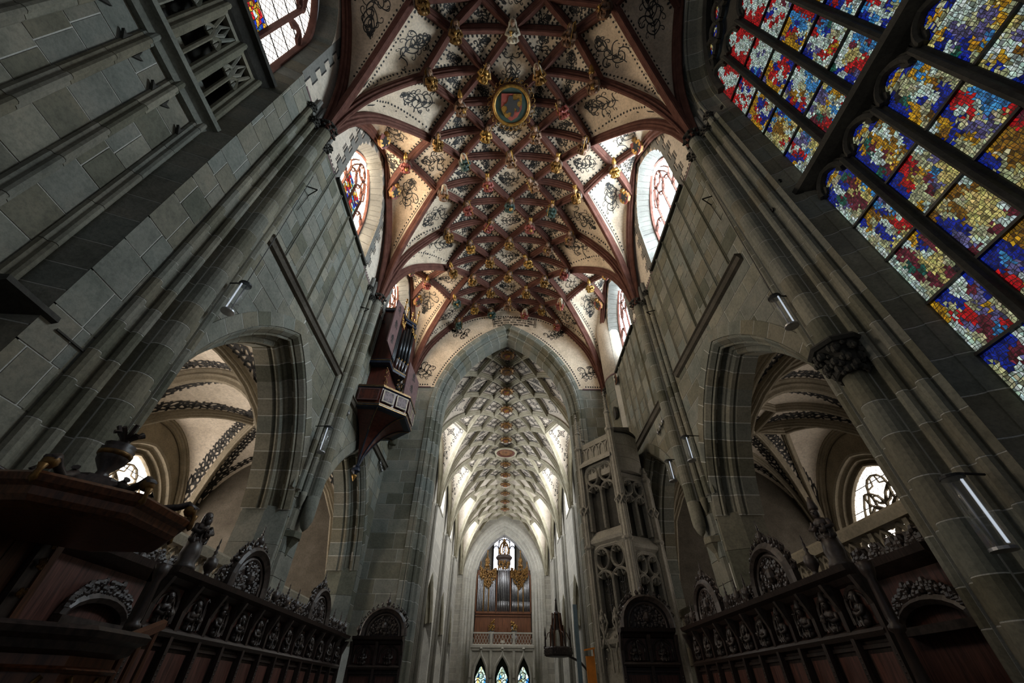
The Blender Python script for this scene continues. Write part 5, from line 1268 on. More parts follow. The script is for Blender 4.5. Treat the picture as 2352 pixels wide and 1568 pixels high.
loft(MB(), [octo(.45, .9, TC), octo(.62, 1.1, TC), octo(.62, 1.82, TC)]).build('tub', 'chest_wood', pu)
loft(MB(), [octo(.62, 1.82, TC), octo(.7, 1.85, TC), octo(.72, 1.9, TC), octo(.78, 1.93, TC), octo(.8, 1.97, TC), octo(.76, 2.0, TC)]).build('tub_rim', 'dark_wood', pu)
loft(MB(), [octo(.64, 1.72, TC), octo(.67, 1.74, TC), octo(.64, 1.76, TC)]).build('tub_moulding', 'chest_wood', pu)
for i in (4, 5, 6, 7):
    a0, a1 = PI/8+i*PI/4, PI/8+(i+1)*PI/4; A, B = TC+V((math.cos(a0), math.sin(a0), 0))*.635, TC+V((math.cos(a1), math.sin(a1), 0))*.635
    MB().tube([A.lerp(B, .2+.6*t/8)+V((0, 0, 1.7-.14*math.sin(t*PI/8))) for t in range(9)], .018, 6).build('gilded_swag', 'old_gold', pu, True)
MB().lathe(TC+V((0, 0, 0)), [(.3, 0), (.25, .2), (.18, .4), (.2, .7), (.45, .92)], 8).build('pedestal', 'dark_wood', pu)
MB().sweep([(-3.35, 4.55, 1.97), (-3.9, 5.75, 2.22)], [(-.045, -.04), (-.045, .03), (0, .05), (.045, .03), (.045, -.04)], (0, 0, 1)).build('stair_rail', 'chest_wood', pu)
for t in (.15, .5, .9): MB().lathe(V((-3.35, 4.55, 0)).lerp(V((-3.9, 5.75, 0)), t)+V((0, 0, .0)), [(.03, 0), (.03, 1.93+.25*t)], 6).build('baluster', 'chest_wood', pu)
# ================================================================ stair turret in the right corner
tw = lab(empty('stair_turret', (4.6, 16, 0)), 'pale stone spiral stair turret with traceried openings in the right corner of the choir', 'turret')
TA, TBp, TCp, TD, TE, TF = [V((x, y, 0)) for x, y in ((3.1, 15.65), (4.1, 14.35), (5.25, 14.9), (5.72, 16.3), (5.0, 17.5), (3.4, 17.3))]
TP = [TA, TBp, TCp, TD, TE, TF]; UPV = V((0, 0, 1))
def core_ring(k, z): c = V((4.5, 16.0, 0)); return [tuple(c+(p-c)*k+UPV*z) for p in TP]
loft(MB(), [core_ring(.86, 0), core_ring(.86, 9.6)]).build('turret_core', 'dark_stone', tw)  # dark colour stands in for the shade inside the traceried openings
loft(MB(), [core_ring(1.0, 0), core_ring(1.0, 2.3), core_ring(.97, 2.4), core_ring(.97, 3.2)]).build('turret_base', 'tower_stone', tw)
def pan(p0, p1, levels, top):
    d = (p1-p0); l = d.length; u = d.normalized(); n = V((u.y, -u.x, 0))
    if n.dot(V((4.5, 16, 0))-p0) > 0: n = -n
    to = lambda a, z: p0+u*a+UPV*z
    F = [(-.04, -.16), (-.04, .03), (0, .07), (.04, .03), (.04, -.16)]
    def br(pts, nm='tracery_bar', s=1.0):
        P = [to(*p) for p in pts]
        MB().sweep(P, [(a*s, b) for a, b in F], n).build(nm, 'tower_stone', tw)
    for z0, z1 in levels:
        a0, a1 = .16, l-.16; w = (a1-a0); r = min(.28, w*.28); h = z1-z0
        # face slab around the opening
        for q0, q1 in ((0, a0), (a1, l)): MB().prism([to(q0, z0-.3), to(q1, z0-.3), to(q1, z1+.2), to(q0, z1+.2)], -n*.2).build('wall_face', 'tower_stone', tw)
        MB().prism([to(a0, z1+.2), to(a1, z1+.2), to(a1, z1-r), to(a1-r*.3, z1-r*.3), to(a1-r, z1), to(a0+r, z1), to(a0+r*.3, z1-r*.3), to(a0, z1-r)], -n*.2).build('wall_face', 'tower_stone', tw)
        fr = [(a0, z0)]+[(a0, z1-r), (a0+r*.3, z1-r*.3), (a0+r, z1), (a1-r, z1), (a1-r*.3, z1-r*.3), (a1, z1-r)]+[(a1, z0)]
        br(fr, 'opening_frame', 1.3); c = (a0+a1)/2; zm = z0+h*.62
        br([(c, z0), (c, zm+.0)], 'mullion', 1.1)
        for e in (-1, 1):
            cc = c+e*w/4; hw_ = w/4
            br([(cc-hw_*.95, zm-.12)]+[(cc-hw_*.95*math.cos(t*PI/8), zm-.12+.24*math.sin(t*PI/8)) for t in range(1, 8)]+[(cc+hw_*.95, zm-.12)], 'light_head')
            zo = (zm+.16+z1-.06)/2; ho = (z1-.06-zm-.16)/2
            br([(cc+hw_*.82*math.sin(t*PI/8), zo-ho*math.cos(t*PI/8)) for t in range(17)], 'oval', .9)
            for f in (-1, 1): br([(cc+f*hw_*.8, zm+.0), (cc+f*hw_*.35, zm-.08), (cc+f*hw_*.2, zm+.06)], 'cusp', .6); br([(cc+f*hw_*.6, zo+ho*.6), (cc+f*hw_*.25, zo+ho*.45), (cc+f*hw_*.15, zo+ho*.75)], 'cusp', .6)
        # sloping sill below
        MB().add([to(a0-.1, z0)-n*.15, to(a1+.1, z0)-n*.15, to(l+.02, z0-.32)+n*.12, to(-.02, z0-.32)+n*.12, to(l+.02, z0-.42)+n*.1, to(-.02, z0-.42)+n*.1, to(l, z0-.5), to(0, z0-.5)], [(0, 1, 2, 3), (3, 2, 4, 5), (5, 4, 6, 7)]).build('sloping_sill', 'tower_stone', tw)
    return to, n, l
to, n, l = pan(TA, TBp, ((6.15, 8.5), (3.3, 5.6)), 9.0)
# arcaded frieze over the left face
MB().prism([to(-.05, 9.3)+n*.05, to(l+.05, 9.3)+n*.05, to(l+.05, 9.4)+n*.05, to(-.05, 9.4)+n*.05], -n*.25).build('frieze_top', 'tower_stone', tw)
MB().add([to(0, 8.85)+n*.0, to(l, 8.85), to(l, 8.6)+n*.22, to(0, 8.6)+n*.22, to(l, 8.5)+n*.22, to(0, 8.5)+n*.22], [(0, 1, 2, 3), (3, 2, 4, 5)]).build('frieze_slope', 'tower_stone', tw)
for i in range(5):
    a = l*(i+.5)/5; MB().sweep([to(a-.13, 8.7), to(a-.13, 9.08), to(a-.08, 9.22), to(a, 9.3), to(a+.08, 9.22), to(a+.13, 9.08), to(a+.13, 8.7)], [(-.025, -.06), (-.025, .04), (.025, .04), (.025, -.06)], n).build('frieze_arch', 'tower_stone', tw)
to2, n2, l2 = pan(TBp, TCp, ((5.8, 7.75), (3.2, 5.25)), 8)
# plain curved wall above the right face
for q in range(3):
    pts = [TBp.lerp(TCp, t/6)+n2*(.16*math.sin(t*PI/6)) for t in range(7)]+[TCp-n2*.4, TBp-n2*.4]
    MB().prism([p+UPV*(8.0+q*.53+.006) for p in pts], UPV*(.518)).build('drum_course', 'tower_stone', tw)
pts = [TBp.lerp(TCp, t/6)+n2*(.24*math.sin(t*PI/6)+.03) for t in range(7)]+[TCp-n2*.6, TBp-n2*.6]
MB().prism([p+UPV*9.56 for p in pts], UPV*.09).build('drum_coping', 'dark_stone', tw)
loft(MB(), [core_ring(1.0, 8.0), core_ring(1.0, 9.55)]).build('turret_top', 'tower_stone', tw)
# buttress shafts with knots, caps and pinnacles
for p, zt, pin in ((TA, 9.5, 1.6), (TA+V((.22, .4, 0)), 9.5, 1.3), (TBp, 9.75, 1.7), (TCp, 7.9, .4)):
    o_ = (p-V((4.5, 16, 0))).normalized()*.05
    MB().prism([tuple(p+o_+V((.13*math.cos(t*PI/4+.2), .13*math.sin(t*PI/4+.2), 0))) for t in range(8)], (0, 0, zt)).build('buttress_shaft', 'tower_stone', tw)
    for t in range(0, 8, 2): MB().tube([p+o_+V((.14*math.cos(t*PI/4), .14*math.sin(t*PI/4), 2.2)), p+o_+V((.14*math.cos(t*PI/4), .14*math.sin(t*PI/4), zt))], .025, 5).build('shaft_roll', 'tower_stone', tw)
    for zc in (5.65, zt-.1): MB().lathe(p+o_+UPV*(zc-.1), [(.13, 0), (.19, .06), (.19, .12), (.14, .16)], 8).build('shaft_cap', 'tower_stone', tw)
    MB().lathe(p+o_+UPV*zt, [(.12, 0), (.1, pin*.35), (.13, pin*.38), (.07, pin*.45), (.03, pin*.85), (.07, pin*.88), (.02, pin*.93), (.05, pin*.96), (0, pin)], 8).build('pinnacle', 'tower_stone', tw)
    mb = MB()
    for q in range(5):
        for t in range(4): mb.ball(p+o_+V((.09*math.cos(t*PI/2)*(1-q*.15), .09*math.sin(t*PI/2)*(1-q*.15), zt+pin*(.45+q*.08))), .028, 4)
    mb.build('crockets', 'tower_stone', tw)
    if zt > 7.8:
        mb = MB(); c = p+o_+UPV*(6.9 if p is not TCp else 6.6)
        for t in range(6):
            a = t*PI/3; mb.tube([c+V((.14*math.cos(a), .14*math.sin(a), -.16)), c+V((.21*math.cos(a+.6), .21*math.sin(a+.6), 0)), c+V((.14*math.cos(a+1.2), .14*math.sin(a+1.2), .16))], .03, 5)
            mb.tube([c+V((.14*math.cos(a), .14*math.sin(a), .16)), c+V((.21*math.cos(a+.6), .21*math.sin(a+.6), 0)), c+V((.14*math.cos(a+1.2), .14*math.sin(a+1.2), -.16))], .03, 5)
        mb.build('carved_knot', 'tower_stone', tw)
# crossed ogee ribs with crockets at the foot
for s_, e_, nn, ll, tt in ((TA, TBp, n, l, to),):
    for i in range(3):
        c = ll*(i+.5)/3
        for e in (-1, 1): MB().tube([tt(c+e*.2, 2.2)+nn*.1, tt(c+e*.18, 2.7)+nn*.1, tt(c-e*.02, 3.1)+nn*.12, tt(c-e*.16, 3.4)+nn*.1, tt(c-e*.1, 3.65)+nn*.12], .03, 6).build('ogee_rib', 'tower_stone', tw)
        MB().lathe(tt(c, 3.0)+nn*.14, [(.03, 0), (.04, .4), (.09, .5), (.05, .6), (.07, .68), (0, .8)], 6).build('finial', 'tower_stone', tw)
        mb = MB(); carve(mb, lambda a, b: tt(c+(a-.5)*.34, 2.4+b*1.2)+nn*.13, random.Random(i), 26, .026); mb.build('crockets', 'tower_stone', tw)
# iron grilles in the lower openings
for f in (.32, .68):
    P = [to(l*f, z) + n*-.1 for z in (3.4, 5.0)]; mb = MB().tube(P, .02, 5)
    for q in range(5):
        z = 3.6+q*.28
        for e in (-1, 1): mb.tube([to(l*f, z)-n*.1, to(l*f+e*.08, z+.04)-n*.1, to(l*f+e*.12, z+.12)-n*.1, to(l*f+e*.07, z+.14)-n*.1], .015, 4)
    mb.build('iron_grille', 'iron', tw)
# round stair drum above, in the corner
dr = struct(empty('trim_stair_drum', (6.35, 17.75, 10))); rg = random.Random(4); z = 9.4
while z < 14.3:
    for q in range(3):
        a0 = PI*.72+q*.52+.012; a1 = PI*.72+(q+1)*.52-.012
        pts = [(6.35+1.05*math.cos(a0+(a1-a0)*t/4), 17.75+1.05*math.sin(a0+(a1-a0)*t/4), z+.006) for t in range(5)]
        MB().prism(pts+[(6.35+.95*math.cos(a1), 17.75+.95*math.sin(a1), z+.006), (6.35+.95*math.cos(a0), 17.75+.95*math.sin(a0), z+.006)], (0, 0, .5)).build('drum_stone', 'sandstone', dr)
    z += .51
MB().lathe((6.35, 17.75, 9.4), [(1.03, 0), (1.03, 5.0)], 28).build('drum_core', 'mortar', dr); MB().lathe((6.35, 17.75, 14.45), [(1.05, 0), (1.05, 5.5)], 28).build('drum_plaster', 'plaster_white', dr, True); MB().lathe((6.35, 17.75, 14.4), [(1.07, 0), (1.07, .08)], 28).build('purple_line', 'purple_line', dr)
lp = lab(empty('round_peephole', (5.34, 17.5, 12.3)), 'small dark arched peephole low in the round stair drum', 'opening')
MB().prism([(5.42, 17.25+.22*math.cos(t*PI/8)*1, 12.2+.34*math.sin(t*PI/8)) for t in range(16)], (-.1, 0, 0)).build('dark_recess', 'dark_stone', lp)
pc = lab(empty('framed_picture', (5.6, 16.9, 14)), 'small dark framed picture hanging high on the stair drum', 'picture')
MB().bx(5.56, 5.6, 16.72, 17.02, 13.72, 14.22).build('frame', 'nave_wood', pc); MB().bx(5.54, 5.57, 16.76, 16.98, 13.78, 14.16).build('image', 'dark_stone', pc); MB().lathe((5.53, 16.87, 13.9), [(.03, 0), (.05, .08), (.02, .13)], 6).build('white_emblem', 'white_line', pc)
ba = lab(empty('balcony_rail', (5.2, 17.0, 9.8)), 'dark pierced balcony rail above the stair turret by the corner shaft', 'railing')
MB().bx(4.75, 5.75, 16.86, 16.96, 11.05, 11.2).build('rail', 'dark_stone', ba); MB().bx(4.75, 5.75, 16.84, 16.98, 9.95, 10.1).build('base', 'dark_stone', ba)
for x in (4.8, 5.25, 5.7): MB().bx(x-.05, x+.05, 16.86, 16.96, 10.1, 11.05).build('post', 'dark_stone', ba)
for x in (5.02, 5.48): MB().sweep([(x+.2*math.cos(t*PI/6), 16.9, 10.57+.42*math.sin(t*PI/6)) for t in range(13)], [(-.03, -.04), (-.03, .04), (.03, .04), (.03, -.04)], (0, -1, 0)).build('pierced_ring', 'dark_stone', ba); MB().tube([(x, 16.9, 10.1), (x, 16.9, 11.05)], .03, 4).build('bar', 'dark_stone', ba)
MB().bx(4.7, 5.8, 16.8, 17.6, 9.68, 9.96).build('balcony_slab', 'tower_stone', ba)
# ================================================================ swallow's-nest organ on the left wall
og = lab(empty('swallows_nest_organ', (-5.6, 14.5, 7.6)), 'red and mauve swallow nest organ with gilded finials hanging on the left wall', 'organ')
GP = [(-5.72, 13.08), (-4.78, 13.12), (-3.9, 13.9), (-3.9, 15.1), (-4.78, 15.88), (-5.72, 15.92)]
def gring(k, z, dx=0): return [(-5.72+(x+5.72)*k+dx, 14.5+(y-14.5)*k, z) for x, y in GP]
loft(MB(), [gring(.97, 9.95), gring(.99, 10.65)]).build('gallery_box', 'organ_red', og)
for z0, z1, k in ((9.8, 9.98, 1.0), (10.62, 10.78, 1.02)):
    loft(MB(), [gring(k*.97, z0), gring(k, z0+.05), gring(k, z1-.03), gring(k*.97, z1)]).build('blue_cornice', 'organ_blue', og)
    loft(MB(), [gring(k*1.004, z0+.055), gring(k*1.004, z0+.075)]).build('gold_line', 'gold', og); loft(MB(), [gring(k*1.004, z1-.05), gring(k*1.004, z1-.035)]).build('gold_line', 'gold', og)
for i in range(5):
    A, B = V((*GP[i], 0)), V((*GP[i+1], 0)); d = B-A; ll = d.length; u = d.normalized(); nn = V((u.y, -u.x, 0)); nn = nn if nn.dot(A-V((-5.7, 14.5, 0))) > 0 else -nn
    m_ = 2 if i in (1, 2, 3) else 1
    for q in range(m_):
        a0, a1 = ll*(q+.08)/m_, ll*(q+.92)/m_; P = lambda a, z: A+u*a+nn*.0+UPV*z
        pp = MB().prism([P(a0, 10.04), P(a1, 10.04), P(a1, 10.58), P(a0, 10.58)], nn*.03).build('parapet_panel', 'organ_mauve' if i else 'organ_red', og)
        MB().sweep([P(a0+.03, 10.07)+nn*.03, P(a1-.03, 10.07)+nn*.03, P(a1-.03, 10.55)+nn*.03, P(a0+.03, 10.55)+nn*.03], [(-.012, 0), (-.012, .012), (.012, .012), (.012, 0)], nn, closed=True).build('panel_frame', 'cream_line' if i in (1, 2) else 'organ_mauve', pp)
        mb = MB(); rg = random.Random(i*3+q)
        for ca, cz in ((a0+.12, 10.15), (a1-.12, 10.15), (a0+.12, 10.47), (a1-.12, 10.47)):
            for t in range(4): lay(mb, None, spiral((0, 0), t*PI/2, .05, 4, 1, 6), (ca, cz), 0, .014, caster=lambda p: tuple(P(p[0], p[1])+nn*.034))
        mb.build('corner_scroll', 'black_paint', pp)
# corbel: concave facets drawn down to a gilded point
TIP = V((-5.55, 14.62, 7.95))
def fac(p, t): 
    e = V((*p, 9.82)); e.x = -5.72+(e.x+5.72)*.96; e.y = 14.5+(e.y-14.5)*.96; q = TIP.lerp(e, t); q.z = TIP.z+(e.z-TIP.z)*(1-(1-t)**2.2)**.75 if t > 0 else TIP.z
    return q
for i in range(5):
    mb = MB(); A, B = GP[i], GP[i+1]; r = [[fac(A, t/10), fac(B, t/10)] for t in range(11)]
    for t in range(10): mb.add([r[t][0], r[t][1], r[t+1][1], r[t+1][0]], [(0, 1, 2, 3)])
    mb.build('corbel_facet', 'organ_red', og)
for i in range(1, 5):
    MB().tube([fac(GP[i], t/10) for t in range(11)], .035, 6).build('corbel_rib', 'organ_blue', og); MB().tube([fac(GP[i], t/10)-UPV*.035 for t in range(11)], .012, 5).build('gold_line', 'gold', og)
MB().lathe(TIP+V((0, 0, -.2)), [(.02, 0), (.1, .12), (.16, .16), (.16, .24), (.11, .28), (.14, .34), (.06, .4)], 8).build('corbel_cap', 'organ_blue', og); MB().lathe(TIP+V((0, 0, -.42)), [(0, 0), (.04, .08), (.08, .16), (.1, .22), (.05, .25)], 8).build('gilded_tip', 'gold', og, True)
# case
def case(x0, x1, y0, y1, z0, z1, nm, mat): return MB().bx(x0, x1, y0, y1, z0, z1).build(nm, mat, og)
case(-5.73, -5.0, 13.75, 15.25, 10.7, 12.15, 'lower_case', 'organ_red'); case(-5.73, -4.95, 13.5, 15.5, 12.25, 15.3, 'upper_case', 'organ_red')
UCP = [(-5.73, 13.4), (-4.88, 13.4), (-4.88, 14.0), (-4.45, 14.5), (-4.88, 15.0), (-4.88, 15.6), (-5.73, 15.6)]
for z0, z1 in ((12.1, 12.3), (15.2, 15.38)):
    MB().prism([(x, y, z0) for x, y in UCP], (0, 0, z1-z0)).build('blue_cornice', 'organ_blue', og); MB().prism([(-5.73+(x+5.73)*1.015, 14.5+(y-14.5)*1.01, z0+.12) for x, y in UCP], (0, 0, .03)).build('gold_line', 'gold', og)
for i, y in enumerate((13.55, 13.68, 13.81, 15.19, 15.32, 15.45)): MB().lathe((-4.9, y, 12.35), [(.012, 0), (.05, .25), (.05, 2.0), (.04, 2.02)], 8).build('pipe', 'dark_pipe', og, True)
for i, (x, y, h) in enumerate(((-4.82, 14.06, 1.9), (-4.72, 14.18, 2.1), (-4.62, 14.32, 2.25), (-4.52, 14.5, 2.4), (-4.62, 14.68, 2.25), (-4.72, 14.82, 2.1), (-4.82, 14.94, 1.9))):
    MB().lathe((x, y, 12.35), [(.02, 0), (.075, .45)], 9).build('pipe_foot', 'pipe_metal', og, True); MB().lathe((x, y, 12.8), [(.075, 0), (.075, h-.2)], 9).build('pipe', 'dark_pipe', og, True)
    MB().ball((x+.06, y-.03, 12.84), (.03, .03, .07), 6).build('pipe_mouth', 'gold', og)
for y0, y1, x0 in ((13.5, 14.0, -4.87), (15.0, 15.5, -4.87), (14.05, 14.95, -4.5)):
    mb = MB(); carve(mb, lambda a, b: V((x0+.04*a, y0+(y1-y0)*a, 14.55+.55*b*abs(math.cos(a*3)))), random.Random(int(y0*9)), 70, .03); mb.build('gilded_carving', 'gold', og)['kind'] = 'stuff'
    mb = MB(); carve(mb, lambda a, b: V((x0-.1, y0+(y1-y0)*a, 10.95+1.0*b)), random.Random(int(y0*7)), 40, .025); mb.build('gilded_carving', 'old_gold', og)['kind'] = 'stuff'
MB().prism([(-4.86, 14.0, 15.0), (-4.42, 14.5, 15.0), (-4.86, 15.0, 15.0)], (0, 0, .12)).build('tower_cornice', 'organ_blue', og)
for x, y, h in ((-4.86, 13.5, .75), (-4.86, 14.0, .7), (-4.47, 14.5, .95), (-4.86, 15.0, .7), (-4.86, 15.5, .75), (-4.66, 14.25, .6), (-4.66, 14.75, .6)):
    MB().lathe((x, y, 15.36), [(.05, 0), (.02, .08), (.05, .16), (.02, .25), (.03, h*.6), (.07, h*.66), (.02, h*.75), (.06, h*.9), (0, h)], 7).build('gilded_finial', 'gold', og, True)
for nm, a, b, z0, z1 in (('shutter', (-4.86, 13.4), (-4.92, 12.6), 12.45, 15.35), ('shutter', (-4.75, 15.62), (-4.5, 17.0), 11.6, 13.9)):
    A, B = V((*a, 0)), V((*b, 0)); u = (B-A).normalized(); nn = V((u.y, -u.x, 0)); w_ = (B-A).length
    sh = MB().prism([A+UPV*z0, B+UPV*(z0+.15), B+UPV*(z1-.3), A+UPV*z1], nn*.05).build(nm, 'organ_mauve', og)
    for e, off in ((1, .052), (-1, -.002)):
        mb = MB()
        for q in range(3):
            rg = random.Random(q)
            for ln, w in scroll_lines(rg, .42, False): lay(mb, None, ln, (w_/2, z0+(z1-z0)*(.2+.3*q)), 0, w*.7, caster=lambda p: tuple(A+u*p[0]+UPV*p[1]+nn*off))
        mb.build('painted_scroll', 'black_paint', sh)['kind'] = 'stuff'
# ================================================================ great organ on the west gallery
wo = lab(empty('great_organ', (0, EW+1.2, 5.8)), 'tall wooden west organ with silver pipes and gilded carving on the gallery', 'organ'); OY = EW+1.0
MB().bx(-3.1, 3.1, OY, OY+1.6, 5.82, 13.1).build('case', 'nave_wood', wo)
MB().bx(-3.0, 3.0, OY-.02, OY, 8.95, 12.4).build('pipe_gap_shade', 'dark_wood', wo); MB().bx(-3.1, 3.1, OY-.15, OY, 8.75, 8.95).build('cornice', 'nave_wood', wo); MB().bx(-3.1, 3.1, OY-.1, OY, 8.5, 8.6).build('cornice', 'nave_wood', wo)  # the dark board is put in as the shade between the pipes
def pipes(x0, x1, n, z0, h, bow=0.0, yy=OY-.12):
    for i in range(n):
        t = (i+.5)/n; x = x0+(x1-x0)*t; hh = h(t); y = yy-bow*math.sin(PI*t); r = (x1-x0)/n*.4
        MB().lathe((x, y, z0), [(r*.2, 0), (r, .9)], 8).build('pipe_foot', 'pipe_metal', wo, True); MB().lathe((x, y, z0+.9), [(r, 0), (r, hh-.9)], 8).build('pipe', 'pipe_metal', wo, True)
pipes(-.68, .68, 7, 9.0, lambda t: 4.4+.6*math.sin(PI*t), .35)
for e in (-1, 1):
    pipes(e*.95, e*1.65, 4, 9.0, lambda t: 3.6-.5*t); pipes(e*1.72, e*2.2, 4, 9.0, lambda t: 2.7); pipes(e*2.3, e*3.0, 4, 9.0, lambda t: 3.1+.5*t)
    pipes(e*.95, e*1.55, 6, 5.95, lambda t: 1.9-.5*t, 0, OY-.05)
    for x in (.8, 1.68, 2.25, 3.1): MB().bx(e*x-.05, e*x+.05, OY-.2, OY, 8.9, 12.6).build('case_post', 'old_gold' if x in (1.68, 2.25) else 'nave_wood', wo)
    mb = MB(); carve(mb, lambda a, b: V((e*(.85+1.95*a), OY-.2-.1*b, 12.0+.9*b+.75*abs(a-.5)*1.2-.6*math.sin(a*PI)*(1-b)*1.4)), random.Random(3+e), 240, .085); mb.build('gilded_carving', 'old_gold', wo)['kind'] = 'stuff'
    mb = MB(); carve(mb, lambda a, b: V((e*1.97+(a-.5)*.5, OY-.2, 13.0+1.2*b)), random.Random(30+e), 60, .07); mb.build('gilded_carving', 'old_gold', wo)['kind'] = 'stuff'
    MB().lathe((e*1.97, OY-.1, 13.4), [(.3, 0), (.34, .15), (.1, .4), (.22, .7), (.25, .9), (.08, 1.1), (.05, 1.6), (.12, 1.7), (0, 1.95)], 8).build('gilded_urn', 'old_gold', wo, True)
    mb = MB(); carve(mb, lambda a, b: V((e*(.9+.65*a), OY-.15, 7.2+1.1*b*(1-a*.6))), random.Random(50+e), 50, .06); mb.build('gilded_carving', 'gold', wo)['kind'] = 'stuff'
    MB().lathe((e*2.75, OY, 13.12), [(.12, 0), (.16, .3), (.05, .5), (.1, .8), (0, 1.0)], 6).build('gilded_finial', 'old_gold', wo, True)
MB().lathe((0, OY-.1, 13.6), [(.75, 0), (.8, .15), (.78, .5), (.95, .7), (1.0, .85), (.85, 1.0), (.6, 1.05)], 12).build('tower_crown', 'dark_wood', wo)
mb = MB(); carve(mb, lambda a, b: V((1.3*(a-.5), OY-.85, 13.0+.9*b)), random.Random(8), 70, .08); mb.build('gilded_carving', 'old_gold', wo)['kind'] = 'stuff'
mb = MB()
for t in range(10):
    a = t*PI/5; mb.tube([(.5*math.cos(a), OY-.1+.3*math.sin(a), 14.6), (.62*math.cos(a), OY-.1+.4*math.sin(a), 15.3), (.4*math.cos(a), OY-.1+.25*math.sin(a), 15.9), (.05*math.cos(a), OY-.1, 16.3)], .06, 5)
mb.ball((0, OY-.1, 16.4), .18, 7); carve(mb, lambda a, b: V((.5*math.cos(a*6.28), OY-.1+.3*math.sin(a*6.28), 14.7+1.2*b)), random.Random(9), 40, .07); mb.build('crown_openwork', 'old_gold', wo)['kind'] = 'stuff'
MB().bx(-.45, .45, OY-.25, OY, 5.85, 7.6).build('console', 'nave_wood', wo); MB().bx(-.2, .2, OY-.28, OY-.25, 6.1, 6.35).build('music_sheet', 'white_line', wo)
# ================================================================ nave pulpit canopy, boards
pn = lab(empty('pulpit_canopy', (3.2, 29, 3.4)), 'dark wooden spired pulpit canopy on the right nave pier', 'canopy')
def hexr(r, z, c=(3.2, 29)): return [(c[0]+r*math.cos(i*PI/3), c[1]+r*math.sin(i*PI/3), z) for i in range(6)]
loft(MB(), [hexr(.72, 3.42), hexr(.78, 3.5), hexr(.78, 3.8), hexr(.74, 3.86)]).build('canopy_base', 'dark_wood', pn)
mb = MB(); carve(mb, lambda a, b: V((3.2+.8*math.cos(a*6.28), 29+.8*math.sin(a*6.28), 3.5+.35*b)), random.Random(2), 90, .03); mb.build('base_carving', 'carved_wood', pn)['kind'] = 'stuff'
for r, z0, z1 in ((.42, 3.86, 4.9), (.3, 4.6, 5.5)):
    for i in range(6):
        a = i*PI/3; MB().tube([(3.2+r*math.cos(a), 29+r*math.sin(a), z0), (3.2+r*.8*math.cos(a), 29+r*.8*math.sin(a), z1)], .045, 5).build('spire_post', 'chest_wood', pn)
MB().lathe((3.2, 29, 4.7), [(.3, 0), (.22, .5), (.16, .7), (.2, .75), (.1, .9), (.04, 1.4), (.06, 1.45), (0, 1.6)], 8).build('spire', 'dark_wood', pn)
for i in range(6):
    a = i*PI/3; MB().lathe((3.2+.72*math.cos(a), 29+.72*math.sin(a), 3.85), [(.05, 0), (.04, .5), (.06, .55), (.01, .95)], 6).build('pinnacle', 'dark_wood', pn); MB().tube([(3.2+.68*math.cos(a), 29+.68*math.sin(a), 4.2), (3.2+.55*math.cos(a), 29+.55*math.sin(a), 4.5), (3.2+.38*math.cos(a), 29+.38*math.sin(a), 4.6)], .025, 5).build('flying_strut', 'chest_wood', pn)
MB().tube([(3.7, 29, 3.5), (4.4, 29, 3.2), (5.2, 29, 2.4)], .06, 6).build('wall_bracket', 'carved_wood', pn)
lab(MB().bx(3.5, 3.7, 24.0, 24.04, 0, 5.2).build('blue_banner', 'blue_board'), 'narrow pale blue banner hanging beside the first right nave pier', 'banner')
ob = lab(empty('orange_board', (2.95, 17.4, 0)), 'bright orange display board standing at the foot of the choir arch', 'board')
MB().bx(2.86, 3.16, 17.4, 17.46, 0, 2.72).build('panel', 'orange_board', ob); MB().prism([(2.78, 17.2, 2.84), (3.16, 17.2, 2.9), (3.16, 17.6, 2.92), (2.9, 17.6, 2.88)], (0, 0, .05)).build('top_flap', 'orange_board', ob); MB().bx(3.13, 3.17, 17.42, 17.46, 2.7, 2.92).build('post', 'orange_board', ob)
# ================================================================ carved bosses of the choir vault
ORD = ['first', 'second', 'third', 'fourth', 'fifth', 'sixth', 'seventh', 'eighth', 'ninth', 'tenth', 'eleventh', 'twelfth', 'thirteenth', 'fourteenth', 'fifteenth']
ROBE = [('gilded', 'gold'), ('red-robed', 'robe_red'), ('brown-robed', 'robe_brown'), ('dull gold', 'old_gold'), ('dull gold', 'old_gold'), ('brown-robed', 'robe_brown'), ('dark green-robed', 'robe_green')]
WHO = ['long-haired saint', 'mitred bishop', 'crowned saint', 'bearded saint', 'veiled woman']
LINE = {0: 'vault ridge', 1: 'rib line just %s of the ridge', 2: 'second rib line %s of the ridge', 3: 'third rib line %s of the ridge', 4: 'window lunettes on the %s'}
BEAR = [(-.42, .3), (-.3, .46), (-.16, .44), (-.05, .34), (.12, .3), (.22, .36), (.3, .28), (.22, .2), (.3, .02), (.46, .02), (.5, -.1), (.34, -.14), (.26, -.26), (.42, -.34), (.4, -.46), (.2, -.42), (.06, -.3), (-.06, -.2), (-.1, -.34), (.02, -.46), (-.1, -.54), (-.26, -.44), (-.26, -.2), (-.4, -.1), (-.54, -.16), (-.56, -.02), (-.36, .06), (-.3, .16)]
def shield(parent, M, s, fld='robe_red', bend='gold', bear=True):
    T = lambda x, z, y: M @ (V((x, y, z))*s); R = M.to_3x3()
    out = [(-.5, .55), (.5, .55), (.52, -.1), (.3, -.5), (0, -.68), (-.3, -.5), (-.52, -.1)]
    sh = MB().prism([T(x, z, 0) for x, z in out], R @ V((0, .08*s, 0))).build('shield', fld, parent)
    bd = [(-.5, .55), (-.12, .55), (.52, -.1), (.45, -.28), (.3, -.5), (.18, -.56), (-.52, .1)]
    MB().prism([T(x, z, .08) for x, z in bd], R @ V((0, .02*s, 0))).build('shield_bend', bend, sh)
    if bear:
        c, d = math.cos(-.8), math.sin(-.8)
        MB().prism([T((x*c-z*d)*.85, (x*d+z*c)*.85+.02, .1) for x, z in BEAR], R @ V((0, .02*s, 0))).build('bear_emblem', 'black_paint', sh)
